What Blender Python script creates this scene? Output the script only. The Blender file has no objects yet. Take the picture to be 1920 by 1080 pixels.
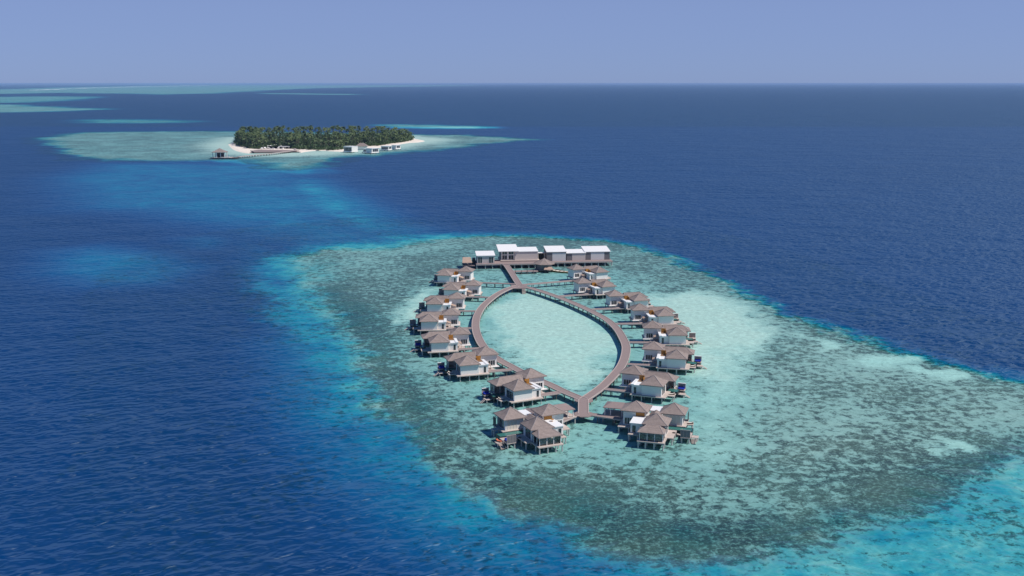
import bpy, math, random
import numpy as np
from mathutils import Vector, Matrix
random.seed(7); rng = np.random.default_rng(7)
S = bpy.context.scene
COL = S.collection
R = math.radians

# ------------------------------------------------------------------ node helpers
def mat(name):
    m = bpy.data.materials.new(name); m.use_nodes = True
    nt = m.node_tree; nt.nodes.clear()
    return m, nt
def nd(nt, typ, ins=None, **props):
    n = nt.nodes.new(typ)
    for k, v in props.items(): setattr(n, k, v)
    for k, v in (ins or {}).items():
        s = n.inputs[k]
        if hasattr(v, 'is_linked'): nt.links.new(v, s)
        else: s.default_value = v
    return n
def mth(nt, op, a, b=None, c=None, clamp=False):
    n = nt.nodes.new('ShaderNodeMath'); n.operation = op; n.use_clamp = clamp
    for i, v in enumerate((a, b, c)):
        if v is None: continue
        if hasattr(v, 'is_linked'): nt.links.new(v, n.inputs[i])
        else: n.inputs[i].default_value = v
    return n.outputs[0]
def mixc(nt, f, a, b, blend='MIX'):
    n = nt.nodes.new('ShaderNodeMix'); n.data_type = 'RGBA'; n.blend_type = blend
    for i, v in ((0, f), (6, a), (7, b)):
        if hasattr(v, 'is_linked'): nt.links.new(v, n.inputs[i])
        else: n.inputs[i].default_value = v if i == 0 else (*v, 1) if len(v) == 3 else v
    return n.outputs[2]
def smooth(nt, x, lo, hi):
    n = nt.nodes.new('ShaderNodeMapRange'); n.interpolation_type = 'SMOOTHSTEP'
    nt.links.new(x, n.inputs[0]); n.inputs[1].default_value = lo; n.inputs[2].default_value = hi
    return n.outputs[0]
def noise(nt, vec, scale, detail=4, rough=.55, dist=0.):
    n = nd(nt, 'ShaderNodeTexNoise', {'Vector': vec, 'Scale': scale, 'Detail': detail, 'Roughness': rough, 'Distortion': dist})
    return n.outputs[0]

def simple(name, col, rough=.6, var=.15, scale=1.2, boards=None, spec=.3, rnd=0., bump=0., stretch=None):
    """diffuse surface with mottled wear; boards = (axis, spacing) adds joint lines"""
    m, nt = mat(name)
    tc = nd(nt, 'ShaderNodeTexCoord').outputs['Object']
    v = tc
    if stretch: v = nd(nt, 'ShaderNodeMapping', {'Vector': tc, 'Scale': stretch}).outputs[0]
    n1 = noise(nt, v, scale, 5, .6)
    n2 = noise(nt, v, scale*7, 3, .6)
    f = mth(nt, 'MULTIPLY_ADD', n2, .5, mth(nt, 'MULTIPLY', n1, .5))
    val = mth(nt, 'MULTIPLY_ADD', mth(nt, 'SUBTRACT', f, .5), var*4, 1.)
    if rnd:
        r = nd(nt, 'ShaderNodeObjectInfo').outputs['Random']
        val = mth(nt, 'MULTIPLY', val, mth(nt, 'MULTIPLY_ADD', r, rnd, 1-rnd/2))
    if boards:
        sx = nd(nt, 'ShaderNodeSeparateXYZ', {0: tc})
        w = mth(nt, 'FRACT', mth(nt, 'DIVIDE', sx.outputs[boards[0]], boards[1]))
        line = mth(nt, 'LESS_THAN', w, .12)
        val = mth(nt, 'MULTIPLY', val, mth(nt, 'MULTIPLY_ADD', line, -boards[2] if len(boards) > 2 else -.25, 1.))
    c = mixc(nt, 1., (*col, 1), nd(nt, 'ShaderNodeCombineColor', {0: val, 1: val, 2: val}).outputs[0], 'MULTIPLY')
    ins = {'Base Color': c, 'Roughness': rough, 'Specular IOR Level': spec}
    if bump: ins['Normal'] = nd(nt, 'ShaderNodeBump', {'Strength': 1., 'Distance': bump, 'Height': f}).outputs[0]
    b = nd(nt, 'ShaderNodeBsdfPrincipled', ins)
    o = nd(nt, 'ShaderNodeOutputMaterial', {0: b.outputs[0]})
    return m

M = {}
M['shingle'] = simple('weathered_shingles', (.275, .220, .198), .8, .40, .8, (2, .32, .2), .2, .14, .05)
M['ridge'] = simple('ridge_caps', (.34, .29, .275), .8, .1)
M['soffit'] = simple('fascia_timber', (.30, .245, .235), .7, .1)
M['white'] = simple('white_boards', (.84, .80, .76), .55, .05, .8, (2, .3, .10))
M['whiteroof'] = simple('white_roof_sheet', (.82, .81, .80), .5, .03, .5)
M['metalroof'] = simple('white_metal_roof', (.84, .82, .80), .45, .03, .3, (0, .6, .06))
M['trim'] = simple('white_trim', (.78, .75, .72), .5, .04)
M['deck'] = simple('grey_pink_decking', (.285, .218, .205), .75, .16, .8, None, .25, .06)
M['kerb'] = simple('pale_kerb_timber', (.47, .385, .355), .7, .14, 1.2)
M['paledeck'] = simple('pale_decking', (.52, .435, .385), .7, .15, 1.1)
M['pile'] = simple('concrete_pile', (.52, .49, .47), .8, .18, 1.)
M['darkpile'] = simple('timber_pile', (.15, .125, .115), .8, .2, 1.)
M['dark'] = simple('dark_panelling', (.045, .05, .055), .5, .15)
M['poolwall'] = simple('dark_pool_tiles', (.022, .036, .040), .35, .2, 1.)
M['grey'] = simple('grey_cladding', (.20, .185, .19), .6, .1, .8, (2, .3, .2))
M['beige'] = simple('beige_boards', (.66, .575, .525), .6, .06, .6, (2, .35, .12))
M['paleboards'] = simple('pale_grey_boards', (.72, .69, .675), .6, .05, .6, (2, .35, .12))
M['orange'] = simple('honey_timber', (.46, .215, .045), .55, .2, 1.4, (2, .25, .3))
M['brown'] = simple('brown_decking', (.24, .145, .085), .7, .2)
M['blue'] = simple('blue_cushion', (.012, .035, .36), .8, .1)
M['cream'] = simple('cream_fabric', (.72, .66, .58), .8, .06)
M['red'] = simple('coral_cushion', (.55, .14, .07), .8, .1)
M['sand'] = simple('coral_sand', (.80, .70, .60), .9, .06, .05)
M['bark'] = simple('palm_bark', (.16, .125, .095), .9, .2, .6)
M['thatch'] = simple('tan_thatch', (.42, .30, .235), .9, .2, 1.)
M['hull'] = simple('varnished_hull', (.42, .25, .085), .45, .2, .8, (2, .25, .25))
M['foam'] = simple('white_foam', (.85, .86, .87), .9, .05, .02)

def leafmat(name, c1, c2, rnd=.5):
    m, nt = mat(name)
    g = nd(nt, 'ShaderNodeNewGeometry').outputs['Position']
    n1 = noise(nt, g, .35, 3, .6)
    r = nd(nt, 'ShaderNodeObjectInfo').outputs['Random']
    f = mth(nt, 'MULTIPLY_ADD', r, rnd, mth(nt, 'MULTIPLY_ADD', n1, 1.2, -.35 - rnd*.25), clamp=True)
    c = mixc(nt, f, c1, c2)
    d = nd(nt, 'ShaderNodeBsdfPrincipled', {'Base Color': c, 'Roughness': .55, 'Specular IOR Level': .35})
    t = nd(nt, 'ShaderNodeBsdfTranslucent', {'Color': c})
    mx = nd(nt, 'ShaderNodeMixShader', {0: .25, 1: d.outputs[0], 2: t.outputs[0]})
    nd(nt, 'ShaderNodeOutputMaterial', {0: mx.outputs[0]})
    return m
M['palm'] = leafmat('palm_fronds', (.055, .096, .038), (.20, .25, .095), .7)
M['leaf'] = leafmat('broad_leaves', (.040, .078, .030), (.11, .165, .060), .5)
M['shrub'] = leafmat('shrub_leaves', (.055, .105, .035), (.15, .22, .07), .5)

def glassmat():
    m, nt = mat('tinted_glass')
    tc = nd(nt, 'ShaderNodeTexCoord').outputs['Object']
    n = noise(nt, tc, .7, 3, .6)
    c = mixc(nt, smooth(nt, n, .35, .7), (.012, .018, .026), (.07, .085, .095))
    b = nd(nt, 'ShaderNodeBsdfPrincipled', {'Base Color': c, 'Roughness': .06, 'Specular IOR Level': .6})
    nd(nt, 'ShaderNodeOutputMaterial', {0: b.outputs[0]})
    return m
M['glass'] = glassmat()
def paneglass():
    m, nt = mat('clear_pane')
    t = nd(nt, 'ShaderNodeBsdfTransparent', {'Color': (.82, .87, .87, 1)})
    g = nd(nt, 'ShaderNodeBsdfGlossy', {'Color': (1, 1, 1, 1), 'Roughness': .03})
    fr = nd(nt, 'ShaderNodeFresnel', {'IOR': 1.5})
    mx = nd(nt, 'ShaderNodeMixShader', {0: fr.outputs[0], 1: t.outputs[0], 2: g.outputs[0]})
    nd(nt, 'ShaderNodeOutputMaterial', {0: mx.outputs[0]})
    return m
M['pane'] = paneglass()
def poolmat():
    m, nt = mat('pool_water')
    g = nd(nt, 'ShaderNodeNewGeometry').outputs['Position']
    n = noise(nt, g, 1.6, 3)
    bp = nd(nt, 'ShaderNodeBump', {'Strength': 1., 'Distance': .03, 'Height': n})
    b = nd(nt, 'ShaderNodeBsdfPrincipled', {'Base Color': (.045, .17, .15, 1), 'Roughness': .08, 'IOR': 1.33, 'Normal': bp.outputs[0]})
    nd(nt, 'ShaderNodeOutputMaterial', {0: b.outputs[0]})
    return m
M['pool'] = poolmat()

# ------------------------------------------------------------------ mesh helpers
class MB:
    def __init__(s, mirror=False): s.v = []; s.f = []; s.m = mirror
    def add(s, vs, fs):
        o = len(s.v); s.v += [tuple(p) for p in vs]; s.f += [tuple(i+o for i in f) for f in fs]; return s
    def box(s, x0, x1, y0, y1, z0, z1):
        return s.add([(x0,y0,z0),(x1,y0,z0),(x1,y1,z0),(x0,y1,z0),(x0,y0,z1),(x1,y0,z1),(x1,y1,z1),(x0,y1,z1)],
                     [(0,3,2,1),(4,5,6,7),(0,1,5,4),(1,2,6,5),(2,3,7,6),(3,0,4,7)])
    def prism(s, poly, z0, z1):
        n = len(poly)
        zz = lambda z, i: z[i] if isinstance(z, (list, tuple)) else z
        vs = [(x,y,zz(z0,i)) for i,(x,y) in enumerate(poly)] + [(x,y,zz(z1,i)) for i,(x,y) in enumerate(poly)]
        fs = [tuple(range(n-1,-1,-1)), tuple(range(n,2*n))] + [(i,(i+1)%n,n+(i+1)%n,n+i) for i in range(n)]
        return s.add(vs, fs)
    def cyl(s, x, y, z0, z1, r0, r1=None, n=8):
        r1 = r0 if r1 is None else r1
        vs = [(x+r0*math.cos(2*math.pi*i/n), y+r0*math.sin(2*math.pi*i/n), z0) for i in range(n)]
        vs += [(x+r1*math.cos(2*math.pi*i/n), y+r1*math.sin(2*math.pi*i/n), z1) for i in range(n)]
        return s.add(vs, [tuple(range(n-1,-1,-1)), tuple(range(n,2*n))] + [(i,(i+1)%n,n+(i+1)%n,n+i) for i in range(n)])
    def beam(s, a, b, w, h):
        a = Vector(a); b = Vector(b); d = (b-a); L = d.length; d.normalize()
        up = Vector((0,0,1)) if abs(d.z) < .95 else Vector((1,0,0))
        sx = d.cross(up).normalized()*w/2; sz = sx.cross(d).normalized()*h/2
        vs = [a-sx-sz, a+sx-sz, a+sx+sz, a-sx+sz, b-sx-sz, b+sx-sz, b+sx+sz, b-sx+sz]
        return s.add(vs, [(0,1,2,3),(7,6,5,4),(0,4,5,1),(1,5,6,2),(2,6,7,3),(3,7,4,0)])
    def build(s, name, material, parent=None, smooth_=False):
        vs, fs = s.v, s.f
        if s.m: vs = [(-x,y,z) for x,y,z in vs]; fs = [f[::-1] for f in fs]
        me = bpy.data.meshes.new(name); me.from_pydata(vs, [], fs); me.update()
        import bmesh
        b = bmesh.new(); b.from_mesh(me); bmesh.ops.recalc_face_normals(b, faces=b.faces); b.to_mesh(me); b.free()
        me.materials.append(material)
        if smooth_:
            for p in me.polygons: p.use_smooth = True
        o = bpy.data.objects.new(name, me); COL.objects.link(o)
        if parent: o.parent = parent
        return o
def hip_roof(mb, caps, x0, x1, y0, y1, ze, zt, ridge=None, t=.26, flare=.16):
    """hip roof slightly flared at the eave; ridge = (rx0, ry0, rx1, ry1) or None for an apex; caps gets the hip and ridge tiles"""
    cx, cy = (x0+x1)/2, (y0+y1)/2
    rx0, ry0, rx1, ry1 = ridge or (cx, cy, cx, cy)
    E = [(x0,y0),(x1,y0),(x1,y1),(x0,y1)]; T = [(rx0,ry0),(rx1,ry0),(rx1,ry1),(rx0,ry1)]
    k = .42
    Mi = [(e[0]+(q[0]-e[0])*k, e[1]+(q[1]-e[1])*k) for e, q in zip(E, T)]
    zm = ze+(zt-ze)*k-flare
    vs = [(*e, ze-t) for e in E]+[(*e, ze) for e in E]+[(*p, zm) for p in Mi]+[(*q, zt) for q in T]
    fs = [(3,2,1,0)]
    for i in range(4):
        j = (i+1) % 4
        fs += [(i,j,4+j,4+i),(4+i,4+j,8+j,8+i)]
        if T[i] == T[j]: fs.append((8+i,8+j,12+i))
        else: fs.append((8+i,8+j,12+j,12+i))
    if rx0 != rx1 and ry0 != ry1: fs.append((12,13,14,15))
    mb.add(vs, fs)
    for i in range(4):
        if T[i] == E[i]: continue
        caps.beam((*E[i], ze+.02), (*Mi[i], zm+.03), .24, .10); caps.beam((*Mi[i], zm+.03), (*T[i], zt+.03), .24, .10)
    if ridge and T[0] != T[2]: caps.beam((rx0,(ry0+ry1)/2,zt+.04), (rx1,(ry0+ry1)/2,zt+.04), .28, .12)

def tag(o, label=None, cat=None, group=None, kind=None):
    if label: o['label'] = label
    if cat: o['category'] = cat
    if group: o['group'] = group
    if kind: o['kind'] = kind
    return o
def empty(name, loc=(0,0,0), rz=0.):
    o = bpy.data.objects.new(name, None); COL.objects.link(o); o.location = loc; o.rotation_euler = (0,0,rz); o.empty_display_size = .5
    return o
KIDS = {}
def kids(o):
    return [c for c in bpy.data.objects if c.parent == o]
def tree_of(root):
    """(object, parent index) list of a thing and its parts, read once"""
    L = [(root, -1)]; i = 0
    allo = list(bpy.data.objects); ch = {}
    for o in allo:
        if o.parent: ch.setdefault(o.parent.name, []).append(o)
    while i < len(L):
        for c in ch.get(L[i][0].name, []): L.append((c, i))
        i += 1
    return L
def dup(L):
    new = []
    for o, pi in L:
        c = o.copy(); COL.objects.link(c)
        if pi >= 0: c.parent = new[pi]
        new.append(c)
    return new[0]

# ------------------------------------------------------------------ the sea: depth and coral cover in world metres
def sd(poly, X, Y):
    """signed distance to a polygon, positive inside"""
    P = np.array(poly, float); n = len(P)
    d2 = np.full(X.shape, 1e18); ins = np.zeros(X.shape, bool)
    for i in range(n):
        a = P[i]; b = P[(i+1) % n]; e = b-a
        wx = X-a[0]; wy = Y-a[1]
        t = np.clip((wx*e[0]+wy*e[1])/max(e@e, 1e-9), 0, 1)
        d2 = np.minimum(d2, (wx-e[0]*t)**2+(wy-e[1]*t)**2)
        if e[1] != 0:
            ins ^= ((a[1] > Y) != (b[1] > Y)) & (X < e[0]*(Y-a[1])/e[1]+a[0])
    d = np.sqrt(d2); return np.where(ins, d, -d)
def ss(x, a, b):
    t = np.clip((x-a)/(b-a), 0, 1); return t*t*(3-2*t)

REEF = [(16.1,797.4),(55.4,783.6),(84.2,757.3),(101.2,714.0),(110.7,661.2),(119.6,619.0),(127.5,568.2),(138.2,530.0),(146.4,500.9),(157.3,470.6),(169.2,443.7),(183.5,422.8),(200.7,399.3),(221.0,372.8),(207.3,348.2),(168.1,329.1),(158.6,321.5),(141.7,309.6),(130.6,298.5),(120.3,288.0),(105.7,272.7),(91.3,263.9),(82.3,257.2),(71.0,250.8),(59.0,250.8),(49.3,249.2),(36.0,249.2),(23.2,255.5),(16.8,263.9),(7.2,272.7),(-3.0,284.1),(-12.7,300.6),(-21.6,316.7),(-30.0,337.1),(-39.4,360.1),(-45.9,393.4),(-55.9,424.5),(-68.5,451.1),(-79.1,481.0),(-97.1,527.4),(-117.4,583.2),(-135.6,651.6),(-142.4,702.8),(-126.8,737.4),(-100.1,732.6),(-75.8,749.7),(-51.4,783.6),(-24.3,803.1)]
SKIRT = [(16.8,835.8),(65.5,811.8),(102.2,778.2),(118.2,707.2),(128.6,649.7),(138.1,589.4),(149.5,541.7),(159.8,511.4),(170.5,481.0),(183.8,457.8),(199.3,433.9),(213.1,416.3),(253.0,393.4),(218.8,298.5),(140.2,217.8),(86.0,186.4),(36.4,195.9),(18.5,213.1),(4.9,225.3),(-7.9,244.7),(-19.7,263.9),(-33.3,286.0),(-47.6,311.9),(-63.6,348.2),(-80.2,386.3),(-100.6,433.0),(-126.4,503.2),(-154.5,583.2),(-178.8,691.9),(-171.3,789.1),(-111.1,848.3),(-47.2,851.5),(-12.8,845.1)]
SHELF = [(-77.4,470.6),(-64.0,424.5),(-50.4,372.8),(-37.9,337.1),(-23.5,307.3),(-9.0,282.1),(2.8,265.6),(14.8,251.4),(28.4,241.1),(48.6,231.9),(79.0,229.2),(108.8,241.7),(140.4,263.9),(179.4,298.5),(207.3,348.2),(116.2,416.3),(-15.8,515.0),(-68.6,515.0)]
NWOUT = [(-166.8,671.2),(-154.6,718.5),(-134.2,647.8),(-116.5,580.1),(-95.7,522.4),(-77.1,474.8),(-68.6,443.7),(-70.2,424.5),(-88.9,460.7),(-116.0,527.4),(-146.4,599.0)]
NWRIM = [(-180.4,671.2),(-169.4,727.9),(-119.3,737.4),(-76.5,757.3),(-50.9,775.5),(-45.5,749.7),(-78.3,702.8),(-104.0,661.2),(-103.9,591.0),(-83.1,515.0),(-62.7,451.1),(-70.2,424.5),(-96.8,470.6),(-153.6,568.2)]
SECH = [(68.7,247.1),(88.8,260.5),(105.8,269.1),(121.8,284.1),(154.2,311.9),(204.1,342.6),(172.0,260.5),(110.7,217.8),(66.3,227.9)]
RIMOUT = [(243.7,348.2),(168.1,329.1),(158.6,321.5),(141.7,309.6),(130.6,298.5),(120.3,288.0),(105.7,272.7),(91.3,263.9),(82.3,257.2),(71.0,250.8),(59.0,250.8),(49.3,249.2),(36.0,249.2),(23.2,255.5),(16.8,263.9),(7.2,272.7),(-3.0,284.1),(-12.7,300.6),(-21.6,316.7),(-30.0,337.1),(-39.4,360.1),(-45.9,393.4),(-55.9,424.5),(-68.5,451.1),(-79.1,481.0),(-97.1,527.4),(-117.4,583.2),(-135.6,651.6),(-142.4,702.8),(-121.1,725.5),(-105.5,671.2),(-100.2,615.6),(-76.4,554.0),(-48.4,470.6),(-34.4,416.3),(-25.2,372.8),(-14.3,342.6),(0.0,311.9),(15.7,298.5),(28.7,286.0),(42.2,274.5),(63.3,270.9),(76.6,266.6),(93.8,276.4),(115.7,292.1),(143.4,321.5),(170.1,342.6),(255.6,366.3)]
PLATEAU = [(-234.2,1414.5),(-193.0,1288.2),(-155.3,1194.6),(-94.3,988.4),(-47.9,864.5),(-12.5,826.6),(-35.6,783.6),(-74.6,737.4),(-97.6,714.0),(-125.5,687.7),(-154.3,691.9),(-197.1,749.7),(-255.6,817.6),(-353.2,924.3),(-431.9,955.3),(-601.9,1310.2),(-636.6,1578.4),(-529.4,1611.3),(-430.2,1600.2),(-357.8,1634.0),(-270.2,1506.6)]
PLAT2 = [(-277.2,1389.0),(-209.3,1310.2),(-131.3,1092.3),(-73.8,916.8),(-42.7,848.3),(-64.2,794.6),(-99.5,757.3),(-135.4,789.1),(-186.3,881.2),(-240.5,1042.6),(-297.4,1239.7)]
FAINT = [[(-218.5,817.6),(-149.2,737.4),(-124.4,681.4),(-128.7,633.1),(-118.7,515.0),(-142.0,568.2),(-180.4,671.2)], [(-335.6,737.4),(-297.6,775.5),(-234.9,737.4),(-183.8,671.2),(-192.1,599.0),(-243.8,591.0),(-296.0,633.1)], [(-259.3,803.1),(-233.4,826.6),(-201.2,797.4),(-197.7,737.4),(-231.2,737.4)]]
LAGOON = [(3.6,586.3),(-2.9,574.1),(-9.9,554.0),(-13.6,530.0),(-14.3,509.1),(-12.4,481.0),(-7.0,455.8),(0.0,433.0),(8.6,416.3),(18.6,399.3),(26.3,389.8),(32.3,402.3),(38.9,417.9),(44.9,440.1),(48.8,460.7),(49.9,486.4),(47.5,515.0),(40.2,543.0),(29.0,568.2),(14.9,586.3)]
AROUND = [(-26.8,661.2),(63.8,661.2),(84.5,615.6),(91.1,540.4),(89.5,470.6),(81.0,400.8),(66.0,331.7),(44.3,311.9),(19.4,307.3),(-6.6,311.9),(-23.3,372.8),(-43.9,424.5),(-55.5,491.9),(-54.9,599.0)]
CHAN = [(78.6,470.6),(108.7,481.0),(100.9,424.5),(82.4,372.8),(70.0,321.5),(59.0,311.9),(65.9,372.8)]
SAND = [(76.8,568.2),(105.4,591.0),(119.4,556.8),(121.3,515.0),(112.5,470.6),(99.9,451.1),(86.3,446.4),(77.5,416.3),(70.4,455.8),(68.4,503.2)]
SANDW = [(-48.8,599.0),(-41.5,561.0),(-44.8,515.0),(-52.2,515.0),(-56.5,547.1),(-54.3,575.6)]
CORALE = [(107.0,551.2),(124.1,527.4),(137.8,497.5),(163.6,460.7),(184.2,424.5),(208.5,386.3),(213.9,360.1),(174.6,337.1),(141.7,321.5),(100.7,298.5),(75.1,290.1),(70.9,321.5),(88.2,386.3),(90.4,416.3),(113.8,460.7),(121.2,503.2)]
POCKETS = [[(134.6,481.0),(143.9,478.9),(148.8,462.6),(142.9,454.9),(136.9,462.6)], [(150.9,440.1),(160.1,443.7),(160.9,433.0),(152.0,433.0)], [(168.6,448.3),(174.7,440.1),(169.4,434.8),(163.4,440.1)], [(174.2,418.7),(183.0,416.3),(180.6,410.7),(173.1,413.1)], [(141.1,332.8),(149.8,328.6),(146.4,322.5),(139.5,326.6)]]
ISLEREEF = [(-987.3,2315.9),(-994.7,2542.2),(-849.3,2598.6),(-657.8,2584.2),(-453.3,2542.2),(-227.0,2411.4),(-131.4,2411.4),(-45.9,2315.9),(5.5,2227.7),(-73.2,2107.2),(-135.5,1948.8),(-176.6,1870.6),(-237.7,1771.0),(-292.8,1731.4),(-286.8,1600.2),(-300.3,1506.6),(-349.7,1634.0),(-401.5,1681.3),(-451.7,1681.3),(-503.0,1657.3),(-573.2,1645.6),(-639.5,1669.3),(-713.2,1771.0),(-783.8,1901.1)]
ISLESKIRT = [(-1033.2,2315.9),(-1042.3,2598.6),(-863.5,2642.5),(-668.8,2627.7),(-463.3,2598.6),(-219.6,2462.1),(-109.2,2449.2),(0.0,2362.7),(82.9,2227.7),(-30.5,2051.6),(-102.2,1870.6),(-159.7,1784.6),(-220.6,1706.0),(-257.5,1669.3),(-215.4,1348.5),(-247.8,1239.7),(-375.6,1477.8),(-479.4,1578.4),(-553.9,1589.3),(-621.3,1600.2),(-689.3,1669.3),(-821.6,1901.1)]
ISLESHORE = [(-565.3,2033.8),(-597.0,2315.9),(-421.6,2362.7),(-239.0,2411.4),(-143.6,2227.7),(-174.6,2069.8),(-212.9,1948.8),(-256.2,1841.0),(-314.6,1757.6),(-361.6,1731.4),(-413.3,1731.4),(-481.9,1812.4)]
FAR = [  # far reefs: outline, depth of the flat, edge width
 ([(-9900.3,10817.9),(-8197.0,13226.7),(-5620.8,11901.9),(-5464.7,13226.7),(-4274.2,11901.9),(-3680.3,11334.0),(-3395.9,11901.9),(-3448.0,13226.7),(-3701.9,15363.6),(-4121.9,19056.2),(-4532.9,25620.8),(-4006.1,31356.7),(-2509.3,42563.4),(-975.8,49661.0),(-3513.0,59597.6),(-9861.1,62735.5),(-15613.4,66222.0),(-17174.7,52973.2),(-13550.2,34046.3),(-9775.3,20715.2),(-10539.0,17012.1),(-13612.9,14882.8)], 3.2, 220.),
 ([(-7260.2,7927.2),(-5433.5,9517.1),(-4408.5,9330.0),(-4014.9,9711.7),(-3723.8,9517.1),(-3781.4,9914.5),(-3103.2,7927.2),(-2893.1,6992.0),(-2927.5,6602.3),(-3483.0,6092.8),(-4950.2,5397.9)], 4.2, 150.),
 ([(-4537.6,4946.2),(-3395.9,5939.9),(-2810.4,5939.9),(-2539.5,5724.4),(-2110.4,5219.2),(-1780.4,4844.8),(-1836.0,4537.7),(-1966.2,4427.1),(-2058.9,4345.7),(-2383.1,4161.8),(-3300.1,3591.2)], 3.0, 110.),
 ([(-1408.6,3384.8),(-1377.7,3485.0),(-1268.3,3516.2),(-1102.1,3485.0),(-936.8,3267.3),(-983.6,3157.6),(-1115.2,3132.4),(-1250.1,3200.6)], 6.0, 80.),
 ([(-408.0,3055.1),(-335.4,3083.1),(-210.2,3035.3),(-86.7,2922.1),(-20.8,2800.2),(-109.6,2767.1),(-237.0,2817.0),(-326.5,2868.6)], 3.2, 60.),
 ([(-3054.8,12938.7),(-2465.3,12529.4),(-1797.1,11783.8),(-1429.4,11174.1),(-1711.1,10867.4),(-2297.2,11388.4),(-2751.9,11901.9)], 3.6, 80.),
]
def wob(X, Y, scale, seed):
    """smooth pseudo-noise in -1..1 over the ground, for ragged outlines"""
    g = np.random.default_rng(seed); out = np.zeros_like(X); u, v = X, Y
    for k in range(7):
        a = g.uniform(0, 6.28); f = 6.28/scale*g.uniform(.55, 1.9); ph = g.uniform(0, 6.28)
        q = np.sin(f*(u*np.cos(a)+v*np.sin(a))+ph); out += q
        u = u+q*scale*.09*np.sin(a+1.); v = v+q*scale*.09*np.cos(a+2.)
    return out/3.2
def depth_field(X, Y):
    deep = math.log(48.)
    L = np.full(X.shape, deep)
    def blend(t, val):           # t = 0 on the flat, 1 in the deep
        nonlocal L
        L = np.minimum(L, val+(deep-val)*t)
    near = (Y < 1700) & (np.abs(X) < 1500)
    for poly, d, soft in ((PLATEAU, 20., 110.), (PLAT2, 12.6, 85.)):
        s = np.full(X.shape, -1e3); s[near] = sd(poly, X[near], Y[near])
        blend(1-ss(s, -soft*.35, soft), math.log(d))
    for p in FAINT:
        s = np.full(X.shape, -1e3); s[near] = sd(p, X[near], Y[near])
        blend(1-ss(s, -25, 45), math.log(21.))
    a = np.full(X.shape, -1e3); b = np.full(X.shape, -1e3)
    a[near] = sd(REEF, X[near], Y[near]); b[near] = sd(SKIRT, X[near], Y[near])
    jig = 4.5*wob(X, Y, 55., 3)+3.2*wob(X, Y, 21., 4)+1.8*wob(X, Y, 9., 5)
    a = a+jig; b = b+jig*.8
    t = np.where(a > 0, 0, np.where(b < 0, 1, -a/np.maximum(-a+b, 1e-6)))
    blend(np.clip(t, 0, 1)**.62, math.log(2.3))
    s = np.full(X.shape, -1e3); s[near] = sd(SHELF, X[near], Y[near])
    blend(1-ss(s, -66, 8), math.log(13.))
    reef = a
    isl = (Y > 1200) & (Y < 4200) & (np.abs(X) < 2500)
    a2 = np.full(X.shape, -1e3); b2 = np.full(X.shape, -1e3)
    a2[isl] = sd(ISLEREEF, X[isl], Y[isl]); b2[isl] = sd(ISLESKIRT, X[isl], Y[isl])
    j2 = 14*wob(X, Y, 150., 6)+7*wob(X, Y, 60., 7); a2 = a2+j2; b2 = b2+j2
    t = np.where(a2 > 0, 0, np.where(b2 < 0, 1, -a2/np.maximum(-a2+b2, 1e-6)))
    blend(np.clip(t, 0, 1), math.log(2.6))
    c = np.full(X.shape, -1e3); c[isl] = sd(ISLESHORE, X[isl], Y[isl])
    L = np.where(ss(c, -90, 25) > 0, L+(math.log(1.2)-L)*ss(c, -90, 25)*(a2 > -40), L)
    fr = Y > 2000
    for p, d, w_ in FAR:
        s = np.full(X.shape, -1e5); s[fr] = sd(p, X[fr], Y[fr])
        s = s+w_*.55*wob(X, Y, w_*9, 8)
        blend(1-ss(s, -w_, w_), math.log(d))
    C = .42*ss(reef, -60, 0)+.15*ss(reef, -200, -60)
    C = np.where(a2 > -60, .52, C); C = C*(1-.6*ss(c, -60, 20))
    C = np.where(Y > 2900, .46, C)
    def mod(poly, lo, hi, cor=None, dep=None):
        nonlocal C, L
        s = np.full(X.shape, -1e3); s[near] = sd(poly, X[near], Y[near]); k = ss(s+jig, lo, hi)
        if cor is not None: C = C+(cor-C)*k
        if dep is not None: L = L+(math.log(dep)-L)*k
    mod(RIMOUT, -12, 18, .80, 3.5)
    mod(CORALE, -10, 25, .49, 1.9)
    mod(AROUND, -25, 25, .38, 2.5)
    mod(SANDW, -6, 8, .02, 1.5)
    mod(CHAN, -12, 16, .22, 2.1); mod(SAND, -16, 14, .0, 1.5)
    mod(LAGOON, -4, 14, .05, 1.55)
    for p in POCKETS: mod(p, -7, 5, .12, 2.0)
    k = ss(-reef, 2, 16)*(b > -80); C = C+(.30-C)*k
    mod(NWRIM, -15, 15, .50); mod(NWOUT, -16, 16, .28, 13.)
    mod(SECH, -12, 14, .33, 6.0)
    return L, np.clip(C, 0, 1)

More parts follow.
